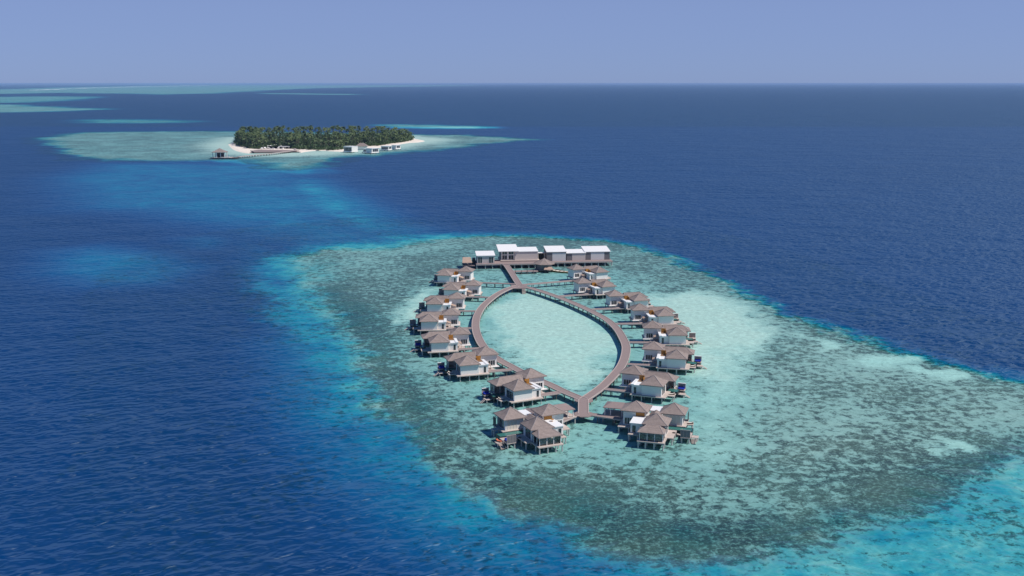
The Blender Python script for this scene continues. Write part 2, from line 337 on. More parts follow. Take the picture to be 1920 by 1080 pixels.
def axis(lo, hi, step, far, grow):
    a = list(np.arange(lo, hi, step)); st = step
    while a[-1] < far: st = max(step, grow*abs(a[-1]-0)) if False else st*(1+grow); a.append(a[-1]+st)
    return a
def build_sea():
    ys = list(np.arange(120, 850, 2.5))
    while ys[-1] < 112000: ys.append(ys[-1]+max(2.5, .0085*(ys[-1]-560)))
    ys = [-60000., -8000., -800., 0., 70., 100.]+ys
    pos = list(np.arange(0, 330, 2.5))
    while pos[-1] < 80000: pos.append(pos[-1]+max(2.5, .022*(pos[-1]-220)))
    xs = [-p for p in pos[:0:-1]]+pos
    X, Y = np.meshgrid(np.array(xs), np.array(ys))
    L, C = depth_field(X, Y)
    ny, nx = X.shape
    co = np.stack([X, Y, np.zeros_like(X)], -1).reshape(-1, 3)
    idx = np.arange(nx*ny).reshape(ny, nx)
    q = np.stack([idx[:-1,:-1], idx[:-1,1:], idx[1:,1:], idx[1:,:-1]], -1).reshape(-1, 4)
    me = bpy.data.meshes.new('sea')
    me.vertices.add(len(co)); me.vertices.foreach_set('co', co.ravel().astype('f'))
    me.loops.add(q.size); me.loops.foreach_set('vertex_index', q.ravel().astype('i'))
    me.polygons.add(len(q)); me.polygons.foreach_set('loop_start', np.arange(0, q.size, 4, dtype='i'))
    me.update(calc_edges=True)
    for nm, A in (('depth_log', L), ('coral', C)):
        at = me.attributes.new(nm, 'FLOAT', 'POINT'); at.data.foreach_set('value', A.ravel().astype('f'))
    me.materials.append(sea_material())
    o = bpy.data.objects.new('sea', me); COL.objects.link(o)
    return tag(o, 'blue open sea turning turquoise over the reef flats', 'sea', kind='structure')

def sea_material():
    m, nt = mat('sea_water')
    geo = nd(nt, 'ShaderNodeNewGeometry'); P = geo.outputs['Position']
    ld = nd(nt, 'ShaderNodeAttribute', attribute_name='depth_log').outputs['Fac']
    cor = nd(nt, 'ShaderNodeAttribute', attribute_name='coral').outputs['Fac']
    # ragged bottom: noise on log depth, strongest on the slopes
    nb = noise(nt, P, 1/55., 8, .64, .8); nm = noise(nt, P, 1/17., 7, .68, 1.1)
    w_ = mth(nt, 'MULTIPLY', smooth(nt, ld, .75, 1.7), smooth(nt, ld, 3.45, 2.1))
    amp = mth(nt, 'MULTIPLY_ADD', w_, 2.9, .25)
    dn = mth(nt, 'ADD', mth(nt, 'MULTIPLY', mth(nt, 'SUBTRACT', nb, .5), 1.0), mth(nt, 'MULTIPLY', mth(nt, 'SUBTRACT', nm, .5), .85))
    nl = noise(nt, P, 1/420., 6, .62, .8)
    dn = mth(nt, 'ADD', dn, mth(nt, 'MULTIPLY', mth(nt, 'SUBTRACT', nl, .5), .7))
    dl = mth(nt, 'MULTIPLY_ADD', dn, amp, ld)
    d = mth(nt, 'EXPONENT', dl)
    # coral heads against sand, three sizes
    c1 = noise(nt, P, 1/3.9, 6, .72, .3); c2 = noise(nt, P, 1/36., 6, .66, .6); c3 = noise(nt, P, 1/1.3, 4, .7, .2)
    cn = mth(nt, 'ADD', mth(nt, 'MULTIPLY', c1, .62), mth(nt, 'ADD', mth(nt, 'MULTIPLY', c2, .22), mth(nt, 'MULTIPLY', c3, .30)))   # about .57 mean
    c4 = noise(nt, P, 1/95., 5, .6, .7)
    cov = mth(nt, 'ADD', cor, mth(nt, 'MULTIPLY', mth(nt, 'SUBTRACT', c4, .5), mth(nt, 'MULTIPLY', smooth(nt, cor, .05, .3), .65)))
    th = mth(nt, 'MULTIPLY_ADD', cov, -.30, .725)
    df = mth(nt, 'SUBTRACT', cn, th)
    mask = smooth(nt, df, -.045, .035)
    mask = mth(nt, 'MULTIPLY', mask, smooth(nt, cor, .0, .12))
    # bottom albedo
    sn = noise(nt, P, 1/2.6, 6, .75, .6)
    sv = mth(nt, 'MULTIPLY_ADD', sn, 1.5, .25)
    sand = mixc(nt, 1., (.72, .67, .53), nd(nt, 'ShaderNodeCombineColor', {0: sv, 1: sv, 2: sv}).outputs[0], 'MULTIPLY')
    rub = smooth(nt, cor, .08, .55)
    sand = mixc(nt, mth(nt, 'MULTIPLY', rub, .60), sand, (.31, .315, .26))
    sand = mixc(nt, mth(nt, 'MULTIPLY', smooth(nt, cor, .5, .85), .62), sand, (.16, .165, .13))
    cc = mixc(nt, smooth(nt, c2, .36, .64), (.055, .053, .044), (.115, .108, .076))
    cc = mixc(nt, smooth(nt, c3, .46, .70), cc, (.34, .335, .26))
    alb = mixc(nt, mask, sand, cc)
    ac = nd(nt, 'ShaderNodeSeparateColor', {0: alb})
    # light lost and scattered on the way down and back
    out = []
    for i, (k, deepc) in enumerate(((.42, .0004), (.102, .0305), (.050, .091))):
        T = mth(nt, 'POWER', math.exp(-k), d)
        out.append(mth(nt, 'ADD', mth(nt, 'MULTIPLY', ac.outputs[i], T), mth(nt, 'MULTIPLY', mth(nt, 'SUBTRACT', 1., T), deepc)))
    wc = nd(nt, 'ShaderNodeCombineColor', {0: out[0], 1: out[1], 2: out[2]}).outputs[0]
    # waves
    def waves(scale, rot, stretch, det):
        mp = nd(nt, 'ShaderNodeMapping', {'Vector': P, 'Rotation': (0, 0, R(rot)), 'Scale': (stretch, 1, 1)}, vector_type='TEXTURE')
        return noise(nt, mp.outputs[0], scale, det, .5, .5)
    h1 = waves(1/3.6, 24, 1.6, 1.6); h2 = waves(1/10., 33, 1.7, 2); h3 = waves(1/2.4, 12, 1.5, 1); h4 = waves(1/48., 18, 2.2, 4)
    big = noise(nt, P, 1/140., 5, .65)
    hh = mth(nt, 'ADD', mth(nt, 'MULTIPLY', h1, 2.7), mth(nt, 'ADD', mth(nt, 'MULTIPLY', h2, 3.3), mth(nt, 'ADD', mth(nt, 'MULTIPLY', h4, 6.5), mth(nt, 'MULTIPLY', h3, .55))))
    sh = mth(nt, 'MULTIPLY_ADD', smooth(nt, ld, .6, 3.2), .90, .10)
    hh = mth(nt, 'MULTIPLY', hh, mth(nt, 'MULTIPLY', sh, mth(nt, 'MULTIPLY_ADD', big, 1.4, .3)))
    bp = nd(nt, 'ShaderNodeBump', {'Strength': 1., 'Distance': 1.0, 'Height': hh}).outputs[0]
    # reflectance of a wind-roughened sea
    dt = nd(nt, 'ShaderNodeVectorMath', {0: bp, 1: geo.outputs['Incoming']}, operation='DOT_PRODUCT').outputs['Value']
    cm = mth(nt, 'MAXIMUM', dt, 0.)
    c_ = mth(nt, 'SQRT', mth(nt, 'MULTIPLY_ADD', cm, cm, .070))     # steep far waves hide their backs: never fully grazing
    F = mth(nt, 'MULTIPLY_ADD', mth(nt, 'POWER', mth(nt, 'SUBTRACT', 1., c_), 5.), .98, .02, clamp=True)
    df_ = nd(nt, 'ShaderNodeBsdfDiffuse', {'Color': wc})
    gl = nd(nt, 'ShaderNodeBsdfGlossy', {'Color': (.70, .90, 1, 1), 'Roughness': .46, 'Normal': bp})
    mx = nd(nt, 'ShaderNodeMixShader', {0: F, 1: df_.outputs[0], 2: gl.outputs[0]})
    nd(nt, 'ShaderNodeOutputMaterial', {0: mx.outputs[0]})
    return m
build_sea()

# ------------------------------------------------------------------ boardwalk
def smooth_path(pts, step=2.0):
    P = np.array(pts, float); out = []
    n = len(P)
    for i in range(n-1):
        p0 = P[max(i-1,0)]; p1 = P[i]; p2 = P[i+1]; p3 = P[min(i+2,n-1)]
        k = max(2, int(np.linalg.norm(p2-p1)/step))
        for j in range(k):
            t = j/k
            out.append(.5*((2*p1)+(-p0+p2)*t+(2*p0-5*p1+4*p2-p3)*t*t+(-p0+3*p1-3*p2+p3)*t**3))
    out.append(P[-1]); return np.array(out)
def offset(path, d):
    T = np.gradient(path, axis=0); T /= np.linalg.norm(T, axis=1)[:,None]
    return path+np.stack([-T[:,1], T[:,0]], 1)*d
def ribbon(mb, path, d0, d1, z0, z1):
    A = offset(path, d0); B = offset(path, d1); n = len(path)
    vs = [(*p, z1) for p in A]+[(*p, z1) for p in B]+[(*p, z0) for p in A]+[(*p, z0) for p in B]
    fs = []
    for i in range(n-1):
        fs += [(i,i+1,n+i+1,n+i),(2*n+i+1,2*n+i,3*n+i,3*n+i+1),(i,2*n+i,2*n+i+1,i+1),(n+i+1,3*n+i+1,3*n+i,n+i)]
    fs += [(0,n,3*n,2*n),(n-1,3*n-1,4*n-1,2*n-1)]
    mb.add(vs, fs)
ZW = 2.5
LEFT = smooth_path([(3.6,592.3),(-2.1,584.4),(-7.8,569.0),(-12.1,551.6),(-15.3,533.9),(-17.1,514.7),(-17.3,495.7),(-16.2,476.9),(-13.6,457.4),(-10.2,442.2),(-5.5,428.8),(-0.6,418.6),(3.8,409.6),(9.5,399.5),(14.8,390.6),(19.8,381.3),(25.9,371.8)])
RIGHT = smooth_path([(3.6,592.3),(9.0,587.5),(17.0,575.1),(28.2,553.0),(36.3,533.9),(42.3,517.2),(46.3,502.7),(49.0,484.5),(49.8,466.5),(49.6,450.7),(47.3,433.2),(44.0,417.7),(39.7,404.1),(35.1,391.3),(30.7,381.3),(25.9,371.8)])
NORTH = smooth_path([(-4.4,668.6),(-1.6,646.9),(1.3,621.1),(4.2,595.6)])
SOUTH = smooth_path([(25.9,371.8),(25.3,363.4),(24.8,354.7)])
W_ = 1.75
bw = tag(empty('boardwalk', (0,0,0)), 'lens-shaped timber boardwalk on stilts circling the turquoise lagoon', 'boardwalk')
deck = MB(); kerb = MB()
for k, p in enumerate((LEFT, RIGHT, NORTH, SOUTH)):
    ribbon(deck, p, -W_, W_, ZW-.30-.004*k, ZW-.004*k)
    for s in (-1, 1):
        ribbon(kerb, p, s*W_-.14, s*W_+.14, ZW-.36+.003*k, ZW+.14+.003*k)
# rounded node platforms
top = LEFT[0]; bot = LEFT[-1]
def oct_(c, rx, ry, rot=0, n=8):
    return [(c[0]+rx*math.cos(rot+2*math.pi*(i+.5)/n), c[1]+ry*math.sin(rot+2*math.pi*(i+.5)/n)) for i in range(n)]
deck.prism([(top[0]-3.6,top[1]-7.5),(top[0]+4.2,top[1]-7.5),(top[0]+5.0,top[1]+3.5),(top[0]-4.2,top[1]+3.5)], ZW-.32, ZW+.012)
deck.prism(oct_(bot, 3.6, 4.4), ZW-.32, ZW+.012)
sp = SOUTH[-1]; deck.prism(oct_(sp, 3.4, 3.6), ZW-.32, ZW+.016)
deck.build('deck', M['deck'], bw); kerb.build('kerb', M['kerb'], bw)
st = MB()
for i in range(7): st.box(top[0]+2.2, top[0]+4.0, top[1]-8.2-.55*i, top[1]-7.55-.55*i, ZW-.5-.33*i, ZW-.38-.33*i)
for xx in (2.1, 4.02): st.beam((top[0]+xx, top[1]-7.5, ZW-.35), (top[0]+xx, top[1]-11.6, .1), .1, .3)
st.build('water_stairs', M['paledeck'], bw)
def bents(path, every, parent, mt, half, z=ZW-.3, r=.2, skip=0.):
    T = np.gradient(path, axis=0); T /= np.linalg.norm(T, axis=1)[:,None]
    s = np.r_[0, np.cumsum(np.linalg.norm(np.diff(path, axis=0), axis=1))]
    for q in np.arange(every*.5+skip, s[-1]-.5, every):
        x = np.interp(q, s, path[:,0]); y = np.interp(q, s, path[:,1]); tx = np.interp(q, s, T[:,0]); ty = np.interp(q, s, T[:,1])
        mb = MB()
        for sg in (-1, 1): mb.cyl(x-ty*half*sg, y+tx*half*sg, -1.5, z-.25, r, r, 7)
        mb.beam((x-ty*(half+.3), y+tx*(half+.3), z-.12), (x+ty*(half+.3), y-tx*(half+.3), z-.12), .25, .24)
        mb.build('pile_bent', mt, parent)
bents(LEFT, 5.4, bw, M['darkpile'], 1.45); bents(RIGHT, 5.4, bw, M['darkpile'], 1.45, skip=3.)
bents(NORTH, 6., bw, M['darkpile'], 1.45); bents(SOUTH, 5., bw, M['darkpile'], 1.45)
WALK = np.concatenate([LEFT, RIGHT, NORTH, SOUTH])

# ------------------------------------------------------------------ the hip-roofed water villa
def window(mb_frame, mb_glass, face, u0, u1, z0, z1, at, n=3, f=.09):
    """a window on a wall lying in plane y=at (face 'y') or x=at (face 'x'); frame proud of the wall, glass 3 cm proud"""
    sgn = -1 if face[1] == '-' else 1
    def bx(mb, a, b, c, d, d0, d1):
        lo, hi = sorted((at+sgn*d0, at+sgn*d1))
        if face[0] == 'y': mb.box(a, b, lo, hi, c, d)
        else: mb.box(lo, hi, a, b, c, d)
    bx(mb_glass, u0, u1, z0, z1, -.02, .03)
    for i in range(n+1):
        u = u0+(u1-u0)*i/n; bx(mb_frame, u-f/2, u+f/2, z0, z1, .0, .08)
    bx(mb_frame, u0-f/2, u1+f/2, z1, z1+f, .0, .10); bx(mb_frame, u0-f/2, u1+f/2, z0-f, z0, .0, .10)

def villa_piles(root, spots, mirror, z=2.15):
    for (x, y, top_) in spots:
        MB(mirror).cyl(x, y, -2.2, top_, .24, .22, 8).build('pile', M['pile'], root)

def make_villa(mirror):
    r = empty('water_villa')
    B = lambda: MB(mirror)
    # deck slabs
    d = B()
    d.box(-.9, 12.3, -.55, 8.9, 2.15, 2.5); d.box(-1.6, 9.6, 12.9, 17.0, 2.15, 2.5); d.box(3.3, 9.6, 8.9, 12.9, 2.15, 2.49)
    d.box(9.6, 18.9, 8.9, 18.2, 2.14, 2.48); d.box(12.3, 15.9, 4.9, 8.9, 2.13, 2.47)
    d.build('deck', M['paledeck'], r)
    B().box(-3.3, -.95, 3.4, 7.2, 2.0, 2.3).build('sun_platform', M['paledeck'], r)
    # pavilion nearest the open side
    w = B().box(.75, 8.05, .45, 8.1, 2.5, 6.4).build('wall', M['white'], r)
    fr, gl = B(), B(); window(fr, gl, 'x-', 1.4, 6.6, 2.6, 5.5, .75, 4); f = fr.build('window', M['trim'], w); gl.build('pane', M['glass'], f)
    fr, gl = B(), B(); window(fr, gl, 'y+', 1.4, 7.2, 2.6, 5.5, 8.1, 4); f = fr.build('window', M['trim'], w); gl.build('pane', M['glass'], f)
    rf, cp = B(), B(); hip_roof(rf, cp, -.05, 8.75, -.35, 8.85, 6.6, 9.4); q = rf.build('roof', M['shingle'], r); cp.build('hip_cap', M['ridge'], q)
    # bathroom box with flat white roof
    w = B().box(8.1, 12.1, 1.35, 8.3, 2.5, 5.65).build('wall', M['white'], r)
    dr, gl = B(), B(); window(dr, gl, 'y-', 10.3, 11.3, 2.6, 5.0, 1.35, 1); f = dr.build('door', M['trim'], w); gl.build('pane', M['glass'], f)
    dr, gl = B(), B(); window(dr, gl, 'x+', 5.4, 7.6, 2.6, 5.0, 12.1, 2); f = dr.build('door', M['trim'], w); gl.build('pane', M['glass'], f)
    fl = B(); fl.box(8.3, 12.45, 1.0, 8.6, 5.66, 5.9); fl.box(11.2, 12.42, .98, 8.62, 5.9, 6.12); fl.box(8.3, 12.4, 8.62, 12.5, 5.4, 5.64)
    fl.build('flat_roof', M['whiteroof'], r)
    # roof terrace between the pavilions
    t = B().box(8.9, 11.1, 5.6, 8.3, 5.905, 5.96).build('roof_terrace', M['brown'], r)
    s = B(); s.box(9.0, 11.0, 8.32, 8.46, 5.95, 7.7); s.box(9.0, 9.12, 6.6, 8.3, 5.96, 7.3); s.build('timber_screen', M['orange'], r)
    # sloping entry canopy by the jetty
    c = B(); c.prism([(12.12,5.2),(14.5,5.2),(14.5,8.7),(12.12,8.7)], [5.0,4.2,4.2,5.0], [5.15,4.35,4.35,5.15])
    c.cyl(14.3, 5.4, 2.5, 4.25, .08, .08, 6); c.cyl(14.3, 8.5, 2.5, 4.25, .08, .08, 6); c.build('entry_canopy', M['thatch'], r)
    # taller pavilion on the boardwalk side
    w = B().box(10.9, 18.1, 9.9, 17.4, 2.48, 7.35).build('wall', M['white'], r)
    fr, gl = B(), B(); window(fr, gl, 'y-', 14.6, 17.4, 3.0, 5.0, 9.9, 3, .12); f = fr.build('window', M['trim'], w); gl.build('pane', M['glass'], f)
    fr, gl = B(), B(); window(fr, gl, 'x-', 11.0, 16.5, 4.0, 6.0, 10.9, 4, .12); f = fr.build('window', M['trim'], w); gl.build('pane', M['glass'], f)
    B().box(14.0, 18.9, 8.3, 9.88, 2.50, 2.66).build('porch', M['trim'], r)
    rf, cp = B(), B(); hip_roof(rf, cp, 10.0, 19.0, 9.1, 18.3, 7.55, 10.05); q = rf.build('roof', M['shingle'], r); cp.build('hip_cap', M['ridge'], q)
    # open-fronted living pavilion beside the pool
    w = B().box(-1.2, 9.6, 16.3, 16.5, 2.5, 6.0); w.box(5.2, 9.6, 13.3, 16.28, 2.5, 6.0); w = w.build('wall', M['white'], r)
    fr, gl = B(), B(); window(fr, gl, 'x-', 13.4, 16.2, 2.6, 5.9, -1.1, 3); f = fr.build('window', M['trim'], w); gl.build('pane', M['glass'], f)
    fr, gl = B(), B(); window(fr, gl, 'y-', 5.4, 9.3, 2.6, 5.6, 13.3, 3); f = fr.build('window', M['trim'], w); gl.build('pane', M['glass'], f)
    for x in (-1.2, 1.2, 3.5): B().box(x-.14, x+.14, 12.95, 13.2, 2.5, 6.2).build('column', M['trim'], r)
    rf, cp = B(), B(); hip_roof(rf, cp, -2.3, 9.9, 9.1, 16.9, 6.35, 8.35, (1.2, 13.0, 9.9, 13.0)); q = rf.build('roof', M['shingle'], r); cp.build('hip_cap', M['ridge'], q)
    # plunge pool, cabana, steps to the water
    p = B(); p.box(-3.3, 3.3, 8.95, 9.15, .5, 2.42); p.box(-3.5, -3.3, 8.95, 12.9, .5, 2.42); p.box(-3.3, 3.3, 9.15, 12.9, .5, 1.2);  p = p.build('plunge_pool', M['poolwall'], r)
    B().box(-3.3, 3.3, 9.15, 12.9, 2.2, 2.34).build('pool_water', M['pool'], p)
    B().box(-5.2, -1.65, 12.92, 15.6, 1.8, 2.05).build('cabana_floor', M['paledeck'], r)
    B().box(-5.0, -1.8, 13.1, 15.4, .7, 1.79).build('cabana_base', M['dark'], r)
    s = B(); s.box(-5.0, -2.4, 15.32, 15.44, 2.05, 4.1); s = s.build('cabana_screen', M['soffit'], r)
    f = B(); f.box(-5.2, -5.0, 15.25, 15.5, 2.05, 4.2); f.box(-2.4, -2.2, 15.25, 15.5, 2.05, 4.2); f.box(-5.2, -2.2, 14.9, 15.5, 4.2, 4.3); f.build('cabana_frame', M['trim'], s)
    w2 = B(); w2.box(-5.8, -3.52, 10.2, 12.9, 1.0, 1.2)
    for i in range(4): w2.box(-6.3-.45*i, -5.82-.45*i, 10.8, 12.2, .8-.25*i, .9-.25*i)
    w2.build('swim_steps', M['paledeck'], r)
    spots = [(x, y, 2.15) for x in (.4, 4.2, 8., 11.6) for y in (.2, 4.4)] + [(x, 8.3, 2.15) for x in (.4, 11.6)] + [(x, y, 2.14) for x in (10.4, 14.2, 18.2) for y in (9.6, 13.6, 17.6)]
    spots += [(-1.2, 16.4, 2.15), (3.5, 16.4, 2.15), (8, 16.4, 2.15), (15.4, 5.3, 2.13), (-2.8, 4., 2.0), (-2.8, 6.8, 2.0), (-3., 9.4, .9), (2.6, 9.4, .9), (-4.8, 13.3, 1.8), (-4.8, 15.3, 1.8), (-5.4, 10.6, 1.0), (-5.4, 12.5, 1.0)]
    villa_piles(r, spots, mirror)
    return r

# ------------------------------------------------------------------ the two large three-pavilion villas
def make_large(mirror):
    r = empty('water_villa')
    B = lambda: MB(mirror)
    d = B(); d.box(-2.3, 8.0, 0., 8.5, 2.15, 2.5); d.box(8.0, 12.4, 1.6, 8.5, 2.14, 2.48); d.box(3.0, 9.0, 8.5, 13.0, 2.13, 2.47); d.box(-4.6, 4.6, 13.0, 21.6, 2.15, 2.5)
    d.box(9.0, 17.4, 8.5, 17.6, 2.15, 2.5); d.box(4.6, 9.0, 13.0, 23.5, 2.13, 2.47); d.box(9.0, 25.0, 17.6, 25.0, 2.13, 2.47)
    d.build('deck', M['paledeck'], r)
    B().box(-.4, 8.4, -5.8, -.02, 2.15, 2.5).build('terrace', M['paledeck'], r)
    b = B(); b.box(13.2, 17.3, 7.2, 8.45, 2.1, 2.4); b.box(9.0, 12.5, .3, 1.55, 2.1, 2.4); b.box(-6.6, -4.62, 16.0, 18.4, 2.1, 2.4); b.build('balcony', M['paledeck'], r)
    # front pavilion
    w = B().box(.4, 7.0, .7, 7.6, 2.5, 6.35).build('wall', M['white'], r)
    fr, gl = B(), B(); window(fr, gl, 'x-', 2.0, 6.0, 2.6, 5.5, .4, 3); f = fr.build('window', M['trim'], w); gl.build('pane', M['glass'], f)
    rf, cp = B(), B(); hip_roof(rf, cp, -.6, 7.9, -.2, 8.4, 6.5, 9.3); q = rf.build('roof', M['shingle'], r); cp.build('hip_cap', M['ridge'], q)
    # glazed room in front of it
    g = B(); g.box(.35, .47, -4.6, .68, 2.5, 5.1); g.box(7.7, 7.82, -4.6, .68, 2.5, 5.1); g.box(.5, 7.68, -4.6, -4.5, 2.5, 5.1); g = g.build('glass_wall', M['pane'], r)
    f = B()
    for x in (.35, 2.9, 5.3, 7.75): f.box(x-.1, x+.1, -4.78, -4.62, 2.5, 5.15)
    for y in (-2.9, -.4): f.box(7.83, 7.95, y-.08, y+.08, 2.5, 5.15); f.box(.2, .34, y-.08, y+.08, 2.5, 5.15)
    f.build('glazing_bar', M['trim'], g)
    rf, cp = B(), B(); hip_roof(rf, cp, -.2, 8.4, -5.3, .4, 5.35, 6.5, (2.1, -.3, 6.2, .4), .22, .05); q = rf.build('roof', M['shingle'], r); cp.build('hip_cap', M['ridge'], q)
    s = B(); s.box(1.2, 4.0, -3.6, -2.6, 2.5, 2.95); s.box(1.2, 4.0, -2.58, -2.3, 2.5, 3.4); s.box(5.2, 6.6, -3.4, -2.2, 2.5, 2.9); s.build('seating', M['cream'], r)
    # side pavilion on the pool
    w = B().box(-3.3, 3.3, 13.9, 20.7, 2.5, 6.35).build('wall', M['white'], r)
    fr, gl = B(), B(); window(fr, gl, 'x-', 15.0, 19.6, 2.6, 5.6, -3.3, 4); f = fr.build('window', M['trim'], w); gl.build('pane', M['glass'], f)
    fr, gl = B(), B(); window(fr, gl, 'y-', -2.6, .9, 2.6, 5.6, 13.9, 3); f = fr.build('window', M['trim'], w); gl.build('pane', M['cream'], f)
    rf, cp = B(), B(); hip_roof(rf, cp, -4.3, 4.3, 12.9, 21.7, 6.5, 9.3); q = rf.build('roof', M['shingle'], r); cp.build('hip_cap', M['ridge'], q)
    B().box(-4.5, -4.35, 19.2, 21.4, 2.5, 5.4).build('privacy_screen', M['dark'], r)
    # taller pavilion on the boardwalk side
    w = B().box(8.3, 15.9, 9.6, 16.6, 2.5, 7.4).build('wall', M['white'], r)
    fr, gl = B(), B(); window(fr, gl, 'y-', 12.8, 15.4, 2.8, 5.0, 9.6, 3, .12); f = fr.build('window', M['trim'], w); gl.build('pane', M['glass'], f)
    rf, cp = B(), B(); hip_roof(rf, cp, 7.5, 16.8, 8.7, 17.5, 7.6, 10.1); q = rf.build('roof', M['shingle'], r); cp.build('hip_cap', M['ridge'], q)
    s = B(); s.box(8.7, 11.6, 9.42, 9.56, 5.9, 7.3); s.build('timber_screen', M['orange'], r)
    # white box, roofs between the pavilions
    w = B().box(8.05, 12.0, 2.0, 8.4, 2.5, 5.6).build('wall', M['white'], r)
    dr, gl = B(), B(); window(dr, gl, 'y-', 10.2, 11.4, 2.6, 5.0, 2.0, 1); f = dr.build('door', M['trim'], w); gl.build('pane', M['glass'], f)
    fl = B(); fl.box(7.95, 12.3, 1.7, 9.3, 5.62, 5.88); fl.box(4.5, 8.3, 17.7, 23.2, 5.4, 5.7); fl.build('flat_roof', M['whiteroof'], r)
    w = B().box(4.7, 8.1, 17.9, 23.0, 2.5, 5.38).build('wall', M['white'], r)
    rf, cp = B(), B(); hip_roof(rf, cp, 3.4, 7.4, 7.6, 13.6, 6.15, 7.3, (5.4, 7.6, 5.4, 13.6), .2, 0.); q = rf.build('roof', M['shingle'], r); cp.build('hip_cap', M['ridge'], q)
    # long low roof of the arrival hall
    rf, cp = B(), B(); hip_roof(rf, cp, 8.4, 24.6, 17.6, 25.2, 5.3, 6.5, (11., 21.4, 22.0, 21.4), .2, 0.); q = rf.build('roof', M['deck'], r)
    for x in (10, 14, 18, 22, 24.):
        for y in (18.2, 24.6): B().box(x-.14, x+.14, y-.14, y+.14, 2.47, 5.12).build('column', M['trim'], r)
    # pool with dark walls, lattice screen, steps
    p = B(); p.box(-7.0, 2.2, 9.3, 9.5, .6, 2.32); p.box(-7.2, -7.0, 9.3, 12.9, .6, 2.32); p.box(-7.0, 2.2, 12.7, 12.9, .6, 2.32); p.box(-7.0, 2.2, 9.5, 12.7, .6, .9); p = p.build('plunge_pool', M['poolwall'], r)
    B().box(-7.0, 2.2, 9.5, 12.7, 2.1, 2.24).build('pool_water', M['pool'], p)
    B().box(-7.4, -4.2, 3.2, 9.28, 1.7, 1.95).build('cabana_floor', M['paledeck'], r)
    s = B()
    for i in range(3): s.box(-7.3+1.03*i, -6.37+1.03*i, 3.3, 3.42, 2.05, 4.5)
    s = s.build('cabana_screen', M['grey'], r)
    f = B()
    for i in range(4): f.box(-7.4+1.03*i, -7.3+1.03*i, 3.26, 3.46, 1.95, 4.5)
    f.box(-7.4, -4.2, 3.26, 3.46, 4.5, 4.62); f.build('cabana_frame', M['kerb'], s)
    w2 = B(); w2.box(-9.6, -7.45, 6.0, 8.4, 1.2, 1.4)
    for i in range(6): w2.box(-9.2, -7.8, 5.5-.45*i, 5.95-.45*i, 1.0-.22*i, 1.1-.22*i)
    for x in (-9.3, -7.7): w2.beam((x, 6., 1.9), (x, 3.2, .6), .08, .12)
    w2.build('swim_steps', M['paledeck'], r)
    gb = B(); gb.box(-2.5, -1.2, 5.2, 6.4, 2.3, 2.5)
    for i in range(4): gb.box(-3.2-.5*i, -2.72-.5*i, 5.4, 6.4, 2.1-.12*i, 2.2-.12*i)
    gb.build('pool_steps', M['paledeck'], r)
    sp_ = [(x, y, 2.15) for x in (0., 2.9, 5.7, 8.) for y in (-5.4, -2.6)]+[(x, y, 2.15) for x in (-1.9, 1.5, 4.8, 7.6) for y in (.6, 4.2, 7.9)]+[(x, y, 2.14) for x in (9.4, 12.) for y in (2., 6.)]
    sp_ += [(x, y, 2.15) for x in (9.5, 13.2, 17.) for y in (9., 13., 17.)]+[(x, y, 2.15) for x in (-4.2, 0., 4.2) for y in (13.4, 17.4, 21.2)]
    sp_ += [(x, y, 2.1) for x in (13.6, 16.9) for y in (7.5,)]+[(12.2, .6, 2.1), (9.3, .6, 2.1), (-6.3, 16.4, 2.1), (-6.3, 18., 2.1), (-6.8, 9.6, .6), (-2.6, 9.6, .6), (1.8, 9.6, .6), (-7.0, 3.6, 1.7), (-4.6, 3.6, 1.7), (-7., 8.8, 1.7), (-9.3, 6.3, 1.2), (-9.3, 8.1, 1.2)]
    sp_ += [(x, y, 2.13) for x in (20.5, 24.6) for y in (18., 21.4, 24.6)]
    villa_piles(r, sp_, mirror)
    return r

# world positions of the roof apexes (front pavilion, taller pavilion) seen in the photograph, and the turn of each villa
AX, BX = (4.35, 4.25), (14.5, 13.7)
VL = [([(-39.0,607.2)], [(-26.5,614.8)], -11.), ([(-33.0,563.5)], [(-20.3,571.7)], -8.), ([(-38.8,526.2)], [(-28.2,535.6)], -2.),
      ([(-39.1,488.6)], [(-28.7,494.7)], 3.), ([(-31.5,446.0)], [(-23.0,457.1)], 10.), ([(-17.8,410.1)], [(-10.7,420.0)], 17.), ([(2.5,375.2)], [(6.9,386.9)], 27.)]
VR = [([(51.4,617.2)], [(37.9,622.3)], -24.), ([(51.5,573.7)], [(38.9,577.7)], -19.), ([(65.1,535.1)], [(53.3,542.3)], -12.), ([(73.0,498.9)], [(62.0,507.2)], -5.),
      ([(72.8,459.3)], [(63.4,468.6)], 3.), ([(66.7,418.7)], [(58.8,429.7)], 12.), ([(52.0,380.0)], [(46.8,392.0)], 21.)]
ORD = ['farthest', 'second from the far end', 'third from the far end', 'middle', 'third from the near end', 'second from the near end', 'nearest']
def xf(T, a, p, mir):
    x = -p[0] if mir else p[0]; return Vector((T[0]+x*math.cos(a)-p[1]*math.sin(a), T[1]+x*math.sin(a)+p[1]*math.cos(a)))
PLACED = {}
def jetty(a, b, label, half=1.25, z=2.47, group='jetties from the boardwalk to the villas'):
    a = Vector(a); b = Vector(b)
    d = (b-a); L = d.length; d.normalize()
    r = tag(empty('jetty', (a.x, a.y, 0), math.atan2(d.y, d.x)), label, 'jetty', group)
    MB().box(0, L, -half, half, z-.28, z).build('deck', M['deck'], r)
    k = MB()
    for s in (-1, 1): k.box(0, L, s*half-.09, s*half+.09, z-.34, z+.1)
    k.build('kerb', M['kerb'], r)
    n = max(1, int(L/4.2))
    for i in range(n):
        x = L*(i+.5)/n; mb = MB()
        for s in (-1, 1): mb.cyl(x, s*(half-.25), -1.5, z-.55, .17, .17, 7)
        mb.box(x-.12, x+.12, -half-.1, half+.1, z-.56, z-.35); mb.build('pile_bent', M['darkpile'], r)
    return r
